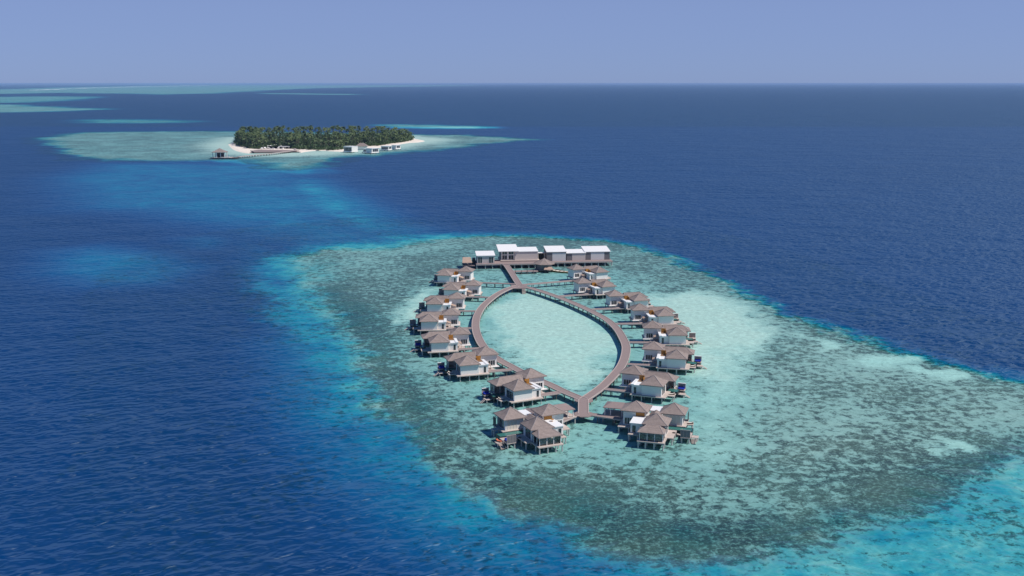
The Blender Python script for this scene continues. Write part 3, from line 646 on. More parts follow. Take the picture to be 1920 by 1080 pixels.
for mir, VV, side, tips in ((False, VL, 'west', 'seaward'), (True, VR, 'east', 'seaward')):
    proto = make_villa(mir); PT = tree_of(proto)
    for i, (pa, pb, e) in enumerate(VV):
        pa = pa[0]; pb = pb[0]
        ang = R(-e if mir else e)
        lm = ((AX[0]+BX[0])/2, (AX[1]+BX[1])/2)
        z0 = xf((0,0), ang, lm, mir)
        T = ((pa[0]+pb[0])/2-z0.x, (pa[1]+pb[1])/2-z0.y)
        o = proto if i == 0 else dup(PT)
        o.location = (T[0], T[1], 0); o.rotation_euler = (0, 0, ang)
        sd_ = 'left' if not mir else 'right'
        where = ORD[i]+('' if ORD[i] != 'middle' else ' one of seven')
        tag(o, f'hip-roofed white stilt villa, {where} on the lagoon\'s {sd_} side', 'villa', 'seven-a-side villas around the lagoon')
        PLACED[sd_, i] = (T, ang, mir)
        a = xf(T, ang, (12.32, 3.3), mir); dv = xf((0,0), ang, (1, 0), mir)
        s = 1.; best = None
        while s < 45:
            q = a+dv*s
            dd = np.min(np.hypot(WALK[:,0]-q.x, WALK[:,1]-q.y))
            if dd < 2.0: best = s; break
            s += .25
        if best is None: best = 14.
        jetty(a, a+dv*best, f'narrow jetty linking the {ORD[i]} villa on the {sd_} to the boardwalk')

LG = []
for mir, org, e, lab in ((False, [(6.0,324.7)][0], 24., 'large three-pavilion stilt villa with glazed front room, left of the boardwalk fork'),
                         (True, [(50.2,328.9)][0], 17., 'large three-pavilion stilt villa with glazed front room, right of the boardwalk fork')):
    o = make_large(mir); ang = R(-e if mir else e)
    z0 = xf((0,0), ang, (-.6, -.2), mir) if not mir else xf((0,0), ang, (-.6, -.2), mir)
    T = (org[0]-z0.x, org[1]-z0.y)
    o.location = (*T, 0); o.rotation_euler = (0, 0, ang); tag(o, lab, 'villa', 'large villas at the near end')
    PLACED['large', int(mir)] = (T, ang, mir); LG.append(o)
    a = xf(T, ang, (17.42, 15.6), mir); b = Vector((sp[0]+(2.6 if mir else -2.6), sp[1]-.3))
    jetty(a, b, 'timber jetty from the boardwalk fork to the large villa on the '+('right' if mir else 'left'), 1.35, 2.466)

# ------------------------------------------------------------------ loose furniture on the villas
def furn(name, key, p, z, rz, label, cat, build, group=None):
    T, ang, mir = PLACED[key]
    q = xf(T, ang, p, mir)
    r = tag(empty(name, (q.x, q.y, z), ang+(-rz if mir else rz)), label, cat, group)
    build(r); return r
def daybed(c):
    def f(r):
        MB().box(-1.2, 1.2, -.95, .95, 0, .28).build('base', M['brown'], r)
        MB().box(-1.15, 1.15, -.9, .9, .28, .58).build('mattress', M[c], r)
        m = MB(); m.box(-1.1, -.1, .55, .88, .58, .95); m.box(.1, 1.1, .55, .88, .58, .95); m.build('pillow', M[c], r)
    return f
for key, w_ in ((('left', 4), 'third villa from the near end, left side'), (('left', 5), 'second villa from the near end, left side'), (('left', 6), 'nearest left-side villa before the fork'),
                (('right', 5), 'second villa from the near end, right side'), (('right', 6), 'nearest right-side villa before the fork')):
    furn('daybed', key, (-3.7, 14.2), 2.05, 0, 'blue daybed on the cabana of the '+w_, 'daybed', daybed('blue'), 'blue daybeds on the villa cabanas')
furn('daybed', ('large', 0), (-5.8, 5.4), 1.95, 0, 'blue daybed behind the lattice screen of the large left villa', 'daybed', daybed('blue'), 'blue daybeds on the villa cabanas')
furn('daybed', ('large', 1), (-5.8, 5.4), 1.95, 0, 'blue daybed behind the dark screen of the large right villa', 'daybed', daybed('blue'), 'blue daybeds on the villa cabanas')
def lounger(c):
    def f(r):
        MB().box(-.4, .4, -1., 1., .22, .34).build('frame', M['brown'], r)
        m = MB(); m.box(-.38, .38, -1., .35, .34, .46); m.prism([(-.38,.37),(.38,.37),(.38,.98),(-.38,.98)], [.36,.36,.72,.72], [.48,.48,.86,.86]); m.build('cushion', M[c], r)
        for sx in (-.34, .34):
            for sy in (-.85, .85): MB().box(sx-.04, sx+.04, sy-.04, sy+.04, 0, .22).build('leg', M['brown'], r)
    return f
furn('sun_lounger', ('large', 0), (-8.4, 7.4), 1.4, .5, 'coral red sun lounger on the swim platform of the large left villa', 'sun lounger', lounger('red'))
for key, w_ in ((('left', 6), 'nearest left-side villa'), (('right', 6), 'nearest right-side villa'), (('right', 5), 'second villa from the near end, right side'), (('left', 5), 'second villa from the near end, left side')):
    furn('sun_lounger', key, (-2.2, 5.4), 2.3, 1.2, 'cream sun lounger on a platform of the '+w_, 'sun lounger', lounger('cream'), 'cream sun loungers')
furn('sun_lounger', ('large', 1), (-5.6, 17.2), 2.4, 1.4, 'cream sun lounger on the balcony of the large right villa', 'sun lounger', lounger('cream'))
def chair(c):
    def f(r):
        MB().box(-.42, .42, -.42, .42, .22, .42).build('seat', M[c], r)
        MB().box(-.42, .42, .30, .42, .42, .95).build('backrest', M[c], r)
        for s in (-.42, .34): MB().box(s, s+.08, -.42, .29, .43, .62).build('armrest', M[c], r)
        for sx in (-.36, .36):
            for sy in (-.36, .36): MB().box(sx-.04, sx+.04, sy-.04, sy+.04, 0, .22).build('leg', M['brown'], r)
    return f
def table(c):
    def f(r):
        MB().cyl(0, 0, .66, .72, .6, .6, 14).build('table_top', M[c], r); MB().cyl(0, 0, .04, .66, .07, .07, 8).build('stem', M[c], r); MB().cyl(0, 0, 0, .04, .35, .3, 12).build('base', M[c], r)
    return f
for key, w_ in ((('left', 6), 'nearest left-side villa'), (('left', 5), 'second villa from the near end, left side')):
    furn('armchair', key, (14.6, 6.2), 2.47, .8, 'white armchair on the entry porch of the '+w_, 'armchair', chair('cream'))
    furn('table', key, (13.3, 5.7), 2.47, 0, 'round white table on the porch of the '+w_, 'table', table('trim'))
for key, w_ in ((('large', 0), 'large left villa'),):
    furn('table', key, (10.6, 7.2), 5.88, 0, 'timber table on the roof terrace of the '+w_, 'table', table('orange'))
for key, w_ in ((('right', 6), 'nearest right-side villa'), (('left', 6), 'nearest left-side villa')):
    furn('sofa', key, (1.6, 14.6), 2.5, 0, 'cream sofa under the open pavilion roof of the '+w_, 'sofa',
         lambda r: (MB().box(-1.1, 1.1, -.45, .3, .1, .45).build('seat', M['cream'], r), MB().box(-1.1, 1.1, .31, .5, .1, .9).build('backrest', M['cream'], r),
                    MB().box(-1.35, -1.11, -.45, .5, .1, .62).build('armrest', M['cream'], r), MB().box(1.11, 1.35, -.45, .5, .1, .62).build('armrest', M['cream'], r)))

# ------------------------------------------------------------------ spa and reception buildings beyond the lagoon
SA = R(6.); SO = Vector((-22., 665.))
def sp_xy(x, y): return (SO.x+x*math.cos(SA)-y*math.sin(SA), SO.y+x*math.sin(SA)+y*math.cos(SA))
def spa(name, x, y, z=0): q = sp_xy(x, y); return empty(name, (*q, z), SA)
def pier(label, poly, y0, xs, z=3.):
    r = tag(spa('pier_platform', 0, 0), label, 'platform', 'stilt platforms of the white flat buildings')
    MB().prism(poly, z-.45, z).build('deck', M['deck'], r)
    k = MB(); (xa, ya), (xb, yb) = poly[0], poly[1]; k.box(xa, xb, ya-.12, ya-.01, z-.75, z+.06); k.build('edge_beam', M['kerb'], r)
    for x in xs:
        for dy in (.5, 8., 15.): MB().cyl(x, y0+dy, -2, z-.46, .34, .34, 8).build('pile', M['pile'], r)
    return r
pier('low timber platform on white piles under the smallest white building', [(-.8,-2.4),(15.3,-2.4),(15.3,14),(-.8,14)], -2.4, [-.4, 5., 9.5, 14.9])
pier('low timber platform on white piles under the two white reception buildings', [(15.32,-3.2),(41.,-3.2),(41.,24),(15.32,24)], -3.2, [19.6, 23.5, 28, 32.5, 36.5, 40.4], 2.98)
pier('long timber platform on white piles under the three white buildings farthest to the right', [(41.02,.4),(87.2,.4),(87.2,21),(41.02,21)], .4, [43+4.35*i for i in range(11)], 2.96)
t_ = tag(spa('terrace_steps', 0, 0), 'raised timber terrace with steps in front of the tall white reception building', 'terrace')
mb = MB(); mb.box(15.6, 40.6, 6.2, 23, 2.99, 3.6); mb.build('deck', M['paledeck'], t_)
mb = MB()
for i in range(3): mb.box(16., 40.4, 5.7-.55*i, 6.18-.55*i, 2.99, 3.45-.18*i)
mb.build('step', M['deck'], t_)
def shed(label, x0, x1, y0, y1, z0, zf, zb, wallm, front=(), over=(.5, .5, .5, .5), side=None, grp=None):
    r = tag(spa('flat_roofed_building', 0, 0), label, 'building', 'white mono-pitch buildings beyond the lagoon')
    wl = MB().prism([(x0,y0),(x1,y0),(x1,y1),(x0,y1)], z0, [zf,zf,zb,zb]).build('wall', wallm, r)
    if side: MB().prism([(x0-.06,y0+.05),(x0-.005,y0+.05),(x0-.005,y1-.05),(x0-.06,y1-.05)], z0, [zf,zf,zb-.02,zb-.02]).build('side_cladding', side, r)
    l, rr, f, b = over; sl = (zb-zf)/(y1-y0)
    zf2 = zf-sl*f+.02; zb2 = zb+sl*b+.02
    MB().prism([(x0-l,y0-f),(x1+rr,y0-f),(x1+rr,y1+b),(x0-l,y1+b)], [zf2,zf2,zb2,zb2], [zf2+.3,zf2+.3,zb2+.3,zb2+.3]).build('roof', M['metalroof'], r)
    for kind, a, b_, za, zz in front:
        if kind == 'glass':
            fr, gl = MB(), MB(); window(fr, gl, 'y-', a, b_, za, zz, y0, 2, .16); w = fr.build('window', M['trim'], wl); gl.build('pane', M['glass'], w)
        else: MB().box(a, b_, y0-.09, y0-.004, za, zz).build('cladding_panel', M[kind], wl)
    return r
shed('small white building with two dark glazed doors, left end of the white row', 0, 11, 0, 11.5, 3, 7.9, 8.9, M['beige'], (('glass', .5, 3.2, 3.3, 7.1), ('glass', 7.4, 10.3, 3.3, 7.1), ('trim', .05, 10.9, 7.3, 7.8)))
shed('tallest white building with big overhanging white roof and two-storey glazing', 16.2, 24.6, 8.7, 23.5, 3.6, 9.4, 11.1, M['white'], (('glass', 16.7, 19.9, 3.9, 6.6), ('glass', 20.8, 24.0, 3.9, 6.6), ('glass', 16.7, 19.9, 7.2, 9.0), ('glass', 20.8, 24.0, 7.2, 9.0)), (2., 2.6, 1.8, .6), M['grey'])
shed('blank beige boarded building joined to the tall glazed one', 24.7, 39.6, 7.6, 19, 3.6, 8.9, 9.9, M['beige'], (), (.2, .3, .3, .4))
shed('white building with grey side wall just right of the gap in the white row', 45.1, 57.6, 4.8, 19.5, 2.97, 8.8, 10.3, M['grey'], (('paleboards', 48.6, 57.3, 3.0, 8.3),), (.3, .4, .4, .4), M['grey'])
shed('lowest white building in the middle of the right-hand platform', 58.2, 70.5, 6., 15.6, 2.97, 7.6, 8.5, M['grey'], (('beige', 61.6, 70.3, 3.0, 7.3),), (.4, .2, .4, .4))
shed('white building at the right end of the row with a stepped white roof', 70.8, 86.4, 7.2, 21, 2.97, 8.1, 9.5, M['grey'], (('paleboards', 74., 82.8, 3.0, 7.8),), (.9, .5, .4, .4))
c = tag(spa('link_canopy', 0, 0), 'thin white canopy bridging the gap between the beige and the grey-sided building', 'canopy')
MB().box(40.0, 44.7, 11, 14, 7.2, 7.5).build('roof', M['whiteroof'], c)
for x in (40.3, 44.4):
    for y in (11.2, 13.8): MB().cyl(x, y, 2.97, 7.19, .12, .12, 8).build('post', M['trim'], c)
MB().box(40.2, 44.5, 14.1, 14.3, 2.97, 7.1).build('back_wall', M['dark'], c)
# boathouse with tan roof at the left end
h = tag(empty('dock_hut', (-28., 668., 0), R(4)), 'small open hut with tan sloping roof left of the white row', 'hut')
MB().box(-3.5, 5.6, -4.5, 6, 1.6, 1.9).build('deck', M['deck'], h)
MB().prism([(-3.6,-4.6),(2.6,-4.6),(1.8,5.2),(-3.2,5.2)], [3.6,3.6,5.6,5.6], [3.85,3.85,5.85,5.85]).build('roof', M['thatch'], h)
for x in (-3.0, 2.0):
    for y, zz in ((-4.1, 3.6), (4.6, 5.4)): MB().cyl(x, y, 1.9, zz, .16, .16, 7).build('post', M['darkpile'], h)
MB().box(2.8, 4.8, .5, 5, 1.9, 5.6).build('store', M['dark'], h)
for x in (-3., 1., 5.):
    for y in (-4, 5): MB().cyl(x, y, -2, 1.59, .22, .22, 7).build('pile', M['darkpile'], h)
# round hut, low dock and boat
g = tag(empty('low_dock', (1.2, 644., 0), R(5)), 'low timber dock with bollards below the beige building', 'dock')
MB().box(0, 15, 0, 5.2, 1.15, 1.4).build('deck', M['deck'], g)
for x in (1, 4.7, 8.3, 12.): 
    MB().cyl(x, .2, -1.5, 1.14, .2, .2, 7).build('pile', M['darkpile'], g); MB().cyl(x, .5, 1.4, 2.3, .2, .16, 8).build('bollard', M['darkpile'], g)
    MB().cyl(x, 4.8, -1.5, 1.14, .2, .2, 7).build('pile', M['darkpile'], g)
g = tag(empty('round_hut', (20., 655., 0)), 'dark octagonal hut with shingled cone roof beside the low dock', 'hut')
MB().prism(oct_((0,0), 6.2, 6.2), 1.1, 1.4).build('deck', M['deck'], g)
wl = MB().prism(oct_((0,0), 4.9, 4.9), 1.4, 4.9).build('wall', M['grey'], g)
rf, cp = MB(), MB()
o8 = oct_((0,0), 7.0, 7.0); vs = [(*p, 4.75) for p in o8]+[(*p, 5.0) for p in o8]+[(p[0]*.5, p[1]*.5, 6.35) for p in o8]+[(0,0,8.1)]
rf.add(vs, [tuple(range(7,-1,-1))]+[(i,(i+1)%8,8+(i+1)%8,8+i) for i in range(8)]+[(8+i,8+(i+1)%8,16+(i+1)%8,16+i) for i in range(8)]+[(16+i,16+(i+1)%8,24) for i in range(8)])
for p in o8: cp.beam((*p, 5.02), (p[0]*.5, p[1]*.5, 6.38), .22, .1); cp.beam((p[0]*.5, p[1]*.5, 6.38), (0,0,8.13), .22, .1)
q = rf.build('roof', M['shingle'], g); cp.build('hip_cap', M['ridge'], q)
for p in oct_((0,0), 5.6, 5.6): MB().cyl(*p, -1.5, 1.09, .22, .22, 7).build('pile', M['darkpile'], g)
aw = MB(); aw.prism([(-.4,-8.4),(5.6,-8.4),(4.4,-5.2),(.4,-5.2)], [2.2,2.2,3.4,3.4], [2.35,2.35,3.55,3.55]); aw.build('awning', M['thatch'], g)
for x in (.5, 4.9): MB().cyl(x, -8.1, 1.1, 2.2, .1, .1, 6).build('post', M['darkpile'], g)
def make_boat(label, loc, rz, L=10., Bm=2.6, name='wooden_boat'):
    r = tag(empty(name, loc, rz), label, 'boat')
    st_ = [(-L/2, .55, .95, .2), (-L*.32, .9, .95, -.2), (0, 1., .95, -.3), (L*.28, .8, 1.15, -.25), (L*.43, .35, 1.7, .1), (L*.5, .06, 2.3, .9)]
    vs = []; 
    for x, k, zt, zb in st_:
        h2 = Bm/2*k
        vs += [(x, -h2, zt), (x, -h2*.75, (zt+zb)/2-.1), (x, 0, zb), (x, h2*.75, (zt+zb)/2-.1), (x, h2, zt)]
    fs = []
    for i in range(len(st_)-1):
        for j in range(4): a = i*5+j; fs.append((a, a+5, a+6, a+1))
    fs.append((0,1,2,3,4)); mb = MB(); mb.add(vs, fs); mb.build('hull', M['hull'], r)
    dk = MB(); n = len(st_)-1
    vs = [(x, s*(Bm/2*k*.92), zt-.18) for x, k, zt, zb in st_ for s in (-1, 1)]; dk.add(vs, [(2*i, 2*i+1, 2*i+3, 2*i+2) for i in range(n)]); dk.build('deck', M['cream'], r)
    gw = MB()
    for i in range(n):
        for s in (-1, 1):
            a, b = st_[i], st_[i+1]; gw.beam((a[0], s*Bm/2*a[1], a[2]), (b[0], s*Bm/2*b[1], b[2]), .14, .14)
    gw.build('gunwale', M['brown'], r)
    th_ = MB()
    for x in (-L*.25, -.3, L*.2): th_.box(x-.2, x+.2, -Bm*.42, Bm*.42, .84, .94)
    th_.build('thwart', M['brown'], r)
    return r
make_boat('varnished wooden boat with raised curved prow moored at the round hut', (29.2, 650.5, 0), R(150), 13., 4.0)

# ------------------------------------------------------------------ the palm island
def sheet(name, poly, z, edge_z, inset, mt, kind='structure', label=None):
    P = np.array(poly); c = P.mean(0); n = len(P)
    A = (P[(np.arange(n)+1) % n]-P[np.arange(n)-1]); A /= np.linalg.norm(A, axis=1)[:,None]; N = np.stack([-A[:,1], A[:,0]], 1)
    area = .5*np.sum(P[:,0]*np.roll(P[:,1], -1)-np.roll(P[:,0], -1)*P[:,1])
    if area < 0: N = -N
    I = P+N*inset
    vs = [(*p, edge_z) for p in P]+[(*p, z) for p in I]
    import bmesh
    b = bmesh.new(); V_ = [b.verts.new(v) for v in vs]
    for i in range(n): b.faces.new((V_[i], V_[(i+1) % n], V_[n+(i+1) % n], V_[n+i]))
    f = b.faces.new(V_[n:]); bmesh.ops.triangulate(b, faces=[f]); bmesh.ops.recalc_face_normals(b, faces=b.faces)
    me = bpy.data.meshes.new(name); b.to_mesh(me); b.free(); me.materials.append(mt)
    o = bpy.data.objects.new(name, me); COL.objects.link(o); return tag(o, label, kind=kind)
BEACH = smooth_path([(-544.8,2051.6),(-549.6,2097.7),(-555.0,2155.8),(-566.7,2227.7),(-574.1,2293.2),(-556.5,2339.1),(-463.8,2339.1),(-349.6,2350.8),(-253.8,2327.5),(-223.8,2327.5),(-199.5,2260.0),(-173.8,2175.9),(-183.2,2122.5),(-198.3,2103.4),(-213.3,2046.3),(-222.3,1990.4),(-237.1,1948.8),(-257.0,1916.8),(-277.7,1863.1),(-286.8,1832.3),(-305.8,1836.7),(-332.5,1858.7),(-345.8,1841.0),(-356.0,1803.9),(-376.7,1826.6),(-399.4,1826.6),(-423.4,1812.4),(-434.6,1791.4),(-442.5,1787.3),(-468.2,1829.5),(-499.7,1908.9),(-544.8,2051.6)], 12.)[:-1]
sheet('beach', BEACH, .9, -.4, 9., M['sand'], label='white coral sand beach around the palm island')
FRONT = np.array([(-538.5,2107.2),(-499.9,1981.9),(-472.2,1924.7),(-448.7,1893.4),(-445.2,1948.8),(-408.2,1957.0),(-379.0,1893.4),(-343.9,1870.6),(-312.6,1861.6),(-298.8,1885.7),(-286.5,1948.8),(-270.6,1981.9),(-248.1,1998.9),(-237.3,2060.7),(-218.4,2116.7),(-208.1,2196.3)])
BACK = np.array([(-564.1,2217.2),(-563.0,2271.0),(-554.1,2304.5),(-505.1,2315.9),(-461.5,2327.5),(-413.3,2315.9),(-346.1,2327.5),(-297.0,2304.5),(-248.9,2282.1),(-229.7,2260.0),(-220.8,2249.1),(-208.9,2217.2)])
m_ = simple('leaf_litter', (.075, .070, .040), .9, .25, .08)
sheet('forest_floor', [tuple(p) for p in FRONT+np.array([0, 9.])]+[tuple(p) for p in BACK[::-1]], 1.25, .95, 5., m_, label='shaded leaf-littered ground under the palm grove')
def edge(E, t):
    s = np.r_[0, np.cumsum(np.linalg.norm(np.diff(E, axis=0), axis=1))]; q = t*s[-1]
    return np.array([np.interp(q, s, E[:,0]), np.interp(q, s, E[:,1])])
def forest_pt(t, u):
    return edge(FRONT, t)*(1-u)+edge(BACK, t)*u
def make_palm(seed, h, nf=20, fl=6.4):
    rs = random.Random(seed)
    r = empty('palm_tree')
    tr = MB(); bx, by = rs.uniform(-1.6, 1.6), rs.uniform(-1.6, 1.6); n = 6; rings = 6
    pts = [(bx*(k/(rings-1))**1.7, by*(k/(rings-1))**1.7, h*k/(rings-1)) for k in range(rings)]
    vs = []
    for k, p in enumerate(pts):
        rad = .30-.15*k/(rings-1)+(.16 if k == 0 else 0)
        vs += [(p[0]+rad*math.cos(2*math.pi*i/n), p[1]+rad*math.sin(2*math.pi*i/n), p[2]-(.6 if k == 0 else 0)) for i in range(n)]
    tr.add(vs, [(k*n+i, k*n+(i+1)%n, (k+1)*n+(i+1)%n, (k+1)*n+i) for k in range(rings-1) for i in range(n)])
    tr.build('trunk', M['bark'], r)
    cr = MB(); top_ = Vector(pts[-1])
    for i in range(nf):
        az = 2*math.pi*i/nf*1.618*3+rs.uniform(-.2, .2); el = rs.choice((1.1, .75, .45, .15, -.2, .6, .3))+rs.uniform(-.15, .15); L = fl*rs.uniform(.8, 1.15)
        d = Vector((math.cos(az), math.sin(az), 0)); side = Vector((-math.sin(az), math.cos(az), 0)); p = top_.copy(); seg = 5; prev = None
        for k in range(seg+1):
            f = k/seg; wd = (.14, .85, 1.05, .95, .65, .08)[k]
            drop = wd*.55
            row = [p-side*wd+Vector((0,0,-drop)), p.copy(), p+side*wd+Vector((0,0,-drop))]
            if prev:
                cr.add(prev+row, [(0,1,4,3),(1,2,5,4)])
            prev = row
            e = el-f*1.55
            p = p+(d*math.cos(e)+Vector((0,0,math.sin(e))))*L/seg
    for i in range(5):
        a = i*1.256; cr.add([(top_.x+.3*math.cos(a)+dx, top_.y+.3*math.sin(a)+dy, top_.z-.35+dz) for dx, dy, dz in ((.16,0,0),(-.16,0,0),(0,.16,0),(0,-.16,0),(0,0,.2),(0,0,-.2))], [(0,2,4),(2,1,4),(1,3,4),(3,0,4),(2,0,5),(1,2,5),(3,1,5),(0,3,5)])
    cr.build('crown', M['palm'], r)
    return r
def leaf_cloud(mb, c, rx, ry, rz, n, size, rs, shell=.55):
    for _ in range(n):
        while True:
            v = Vector((rs.uniform(-1,1), rs.uniform(-1,1), rs.uniform(-1,1)))
            if shell < v.length < 1: break
        p = Vector((c[0]+v.x*rx, c[1]+v.y*ry, c[2]+v.z*rz)); s = size*rs.uniform(.6, 1.4)
        a = Vector((rs.gauss(0,1), rs.gauss(0,1), rs.gauss(0,.6))).normalized(); b = a.cross(Vector((rs.gauss(0,1), rs.gauss(0,1), rs.gauss(0,1)))).normalized()
        mb.add([p-a*s, p-b*s*.5, p+a*s, p+b*s*.5], [(0,1,2,3)])
def make_broadleaf(seed, h, rad):
    rs = random.Random(seed); r = empty('broadleaf_tree')
    tr = MB(); tr.cyl(0, 0, -.5, h*.45, .55, .35, 7)
    for i in range(5):
        a = i*1.257+rs.uniform(-.3, .3); tr.beam((0,0,h*.4), (rad*.6*math.cos(a), rad*.6*math.sin(a), h*.72), .3, .3)
    tr.build('trunk', M['bark'], r)
    cr = MB()
    for i in range(11):
        a = rs.uniform(0, 6.28); q = rs.uniform(.1, .75)*rad
        leaf_cloud(cr, (q*math.cos(a), q*math.sin(a), h*rs.uniform(.5, .88)), rad*.42, rad*.42, h*.15, 95, .62, rs, .3)
    cr.build('crown', M['leaf'], r); return r
def make_shrub(seed, rad):
    rs = random.Random(seed); r = empty('beach_shrub')
    st_ = MB()
    for i in range(5): a = i*1.3; st_.beam((0,0,-.2), (rad*.5*math.cos(a), rad*.5*math.sin(a), rad*.7), .14, .14)
    st_.build('stem', M['bark'], r)
    cr = MB()
    for i in range(6):
        a = rs.uniform(0, 6.28); q = rs.uniform(0, .6)*rad
        leaf_cloud(cr, (q*math.cos(a), q*math.sin(a), rad*rs.uniform(.45, .75)), rad*.5, rad*.5, rad*.42, 70, .5, rs, .3)
    cr.build('foliage', M['shrub'], r); return r
protos = []
rs = random.Random(11)
HS = [12., 15., 17., 19., 21., 23.]
PAL = [(tree_of(make_palm(100+i, h)), h) for i, h in enumerate(HS)]
used = set()
PL = 'coconut palm in the dense grove covering the far island'
spots = []
tries = 0
while len(spots) < 300 and tries < 40000:
    tries += 1
    pick = rs.random()
    t = rs.random(); u = rs.random()*.16 if pick < .42 else (.72+.28*rs.random() if pick < .80 else .16+.56*rs.random())
    p = forest_pt(t, u)
    md = 5.2 if u < .18 else 8.5
    if any((p[0]-q[0])**2+(p[1]-q[1])**2 < md*md for q in spots[-300:]): continue
    spots.append((p[0], p[1], u, t))
for x, y, u, t in spots:
    endk = min(1., min(t, 1-t)/.10+.35)
    h = (rs.uniform(10, 19) if u < .07 else rs.uniform(18.5, 24.))*endk*(1.0 if t < .8 else .92)
    i = min(range(len(HS)), key=lambda j: abs(HS[j]-h)); Lp, hh = PAL[i]
    if i not in used: used.add(i); o = Lp[0][0]
    else: o = dup(Lp)
    o.location = (x, y, .7); o.rotation_euler = (0, 0, rs.uniform(0, 6.28)); s = h/hh; o.scale = (rs.uniform(.9, 1.15),)*2+(s,)
    tag(o, PL, 'palm tree', 'palms of the island grove')
for i in range(len(HS)):
    if i not in used:
        for o, _ in PAL[i][0][::-1]: bpy.data.objects.remove(o)
BT = [tree_of(make_broadleaf(i, 20., 7.)) for i in (1, 2)]
bs = [(.44,.30,1.25),(.36,.08,.75),(.64,.10,.8),(.72,.06,.7),(.15,.2,.85),(.55,.4,1.05),(.83,.08,.62),(.27,.16,.8),(.5,.12,.85),(.92,.12,.5)]
for k, (t, u, s) in enumerate(bs):
    o = BT[k % 2][0][0] if k < 2 else dup(BT[k % 2])
    p = forest_pt(t, u); o.location = (p[0], p[1], .5); o.scale = (s, s, s); o.rotation_euler = (0, 0, k*1.3)
    tag(o, 'rounded broadleaf tree standing taller than the palms around it' if k == 0 else 'rounded broadleaf tree growing between the island palms', 'tree', None if k == 0 else 'broadleaf trees of the island')
SH = [tree_of(make_shrub(i, 4.2)) for i in (5, 6, 7)]
for k in range(46):
    o = SH[k][0][0] if k < 3 else dup(SH[k % 3])
    t = (k+.5)/46 if k > 12 else (k+.5)/13*.17
    p = forest_pt(min(1, max(0, t+rs.uniform(-.006, .006))), -.012+rs.uniform(-.006, .012)); s = rs.uniform(.7, 1.25)
    o.location = (p[0], p[1], .6); o.scale = (s, s, s*rs.uniform(.8, 1.2)); o.rotation_euler = (0, 0, rs.uniform(0, 6))
    tag(o, 'leafy green shrub at the sandy front edge of the palm grove', 'shrub', 'shrubs along the island beach')
ug = MB(); rs2 = random.Random(3)
for k in range(2200):
    t = rs2.random(); u = rs2.random()**2.2*.9+.004 if k % 3 else .5+.5*rs2.random(); p = forest_pt(t, u); hh = rs2.uniform(2, 16 if u > .3 else 11 if u > .05 else 7)
    for _ in range(12):
        c = Vector((p[0]+rs2.gauss(0,3), p[1]+rs2.gauss(0,3), .6+hh*rs2.random()+rs2.random()*2)); s = rs2.uniform(1.1, 2.6)
        a = Vector((rs2.gauss(0,1), rs2.gauss(0,1), rs2.gauss(0,.7))).normalized(); b = a.cross(Vector((rs2.gauss(0,1), rs2.gauss(0,1), rs2.gauss(0,1)))).normalized()
        ug.add([c-a*s, c-b*s*.6, c+a*s, c+b*s*.6], [(0,1,2,3)])
tag(ug.build('undergrowth', M['leaf']), 'dense dark green undergrowth filling the palm grove', 'undergrowth', kind='stuff')

# arrival pavilion and its jetty
g = tag(empty('arrival_pavilion', (-452., 1660., 0)), 'open pavilion with grey hipped roof at the tip of the island jetty', 'pavilion')
MB().box(-13, 28, -9, 9, 1.4, 2.1).build('deck', M['darkpile'], g)
MB().box(-9.5, 19, -9.2, 8, 2.11, 2.5).build('floor', M['paledeck'], g)
rf, cp = MB(), MB(); hip_roof(rf, cp, -10.5, 10.5, -9, 9, 10.6, 16.4, None, .5, .35); q = rf.build('roof', M['shingle'], g); cp.build('hip_cap', M['ridge'], q)
for x in (-9, -3, 3, 9):
    for y in (-7.5, 7.5): MB().box(x-.45, x+.45, y-.45, y+.45, 2.5, 10.2).build('column', M['trim'], g)
MB().box(-6, 6, 4, 4.3, 2.5, 9).build('back_wall', M['dark'], g)
s = MB(); s.box(4, 8, -8.6, -7.8, 2.5, 3.4); s.box(10.5, 16, -7, -5, 2.5, 4.); s.box(-7, -2, -8.6, -8.0, 2.5, 3.2); s.build('counter', M['trim'], g)
for x in range(-12, 28, 5):
    for y in (-8.6, 8.4): MB().cyl(x, y, -2, 1.39, .45, .45, 7).build('pile', M['darkpile'], g)
isl_path = smooth_path([(-425., 1663.), (-412, 1705), (-393, 1742), (-380, 1785), (-369, 1822)], 8.)
j = tag(empty('island_jetty', (0,0,0)), 'long curved timber jetty leading from the arrival pavilion to the island', 'jetty')
mb = MB(); ribbon(mb, isl_path, -2.6, 2.6, 2.5, 3.1); mb.build('deck', M['kerb'], j)
bents(isl_path, 7., j, M['darkpile'], 2.1, 2.45, .5)
td = tag(empty('beach_deck', (0,0,0)), 'wide timber sun deck with low dark wall on the island shore', 'deck')
MB().prism([(-447,1836),(-430,1790),(-381,1804),(-367,1828),(-371,1853),(-440,1868)], .5, 1.7).build('deck', M['deck'], td)
w_ = MB(); w_.beam((-447,1836,1.2), (-430,1790,1.2), .6, 2.2); w_.beam((-430,1790,1.2), (-381,1804,1.2), .6, 2.2); w_.build('edge_wall', M['darkpile'], td)
def parasol(r, R_=2.6, h=3.4):
    o8 = oct_((0,0), R_, R_); mb = MB(); vs = [(*p, h-.75) for p in o8]+[(*p, h-.6) for p in o8]+[(0,0,h+.5)]
    mb.add(vs, [tuple(range(7,-1,-1))]+[(i,(i+1)%8,8+(i+1)%8,8+i) for i in range(8)]+[(8+i,8+(i+1)%8,16) for i in range(8)]); mb.build('canopy', M['whiteroof'], r)
    MB().cyl(0, 0, 0, h-.7, .09, .09, 7).build('pole', M['trim'], r)
PX_ = [(-462.8,1998.4),(-464.1,2019.5),(-458.3,2016.0),(-457.4,2041.1),(-438.1,2033.8),(-444.5,1947.5),(-438.0,1947.5),(-445.3,2007.1),(-438.7,1994.9)]
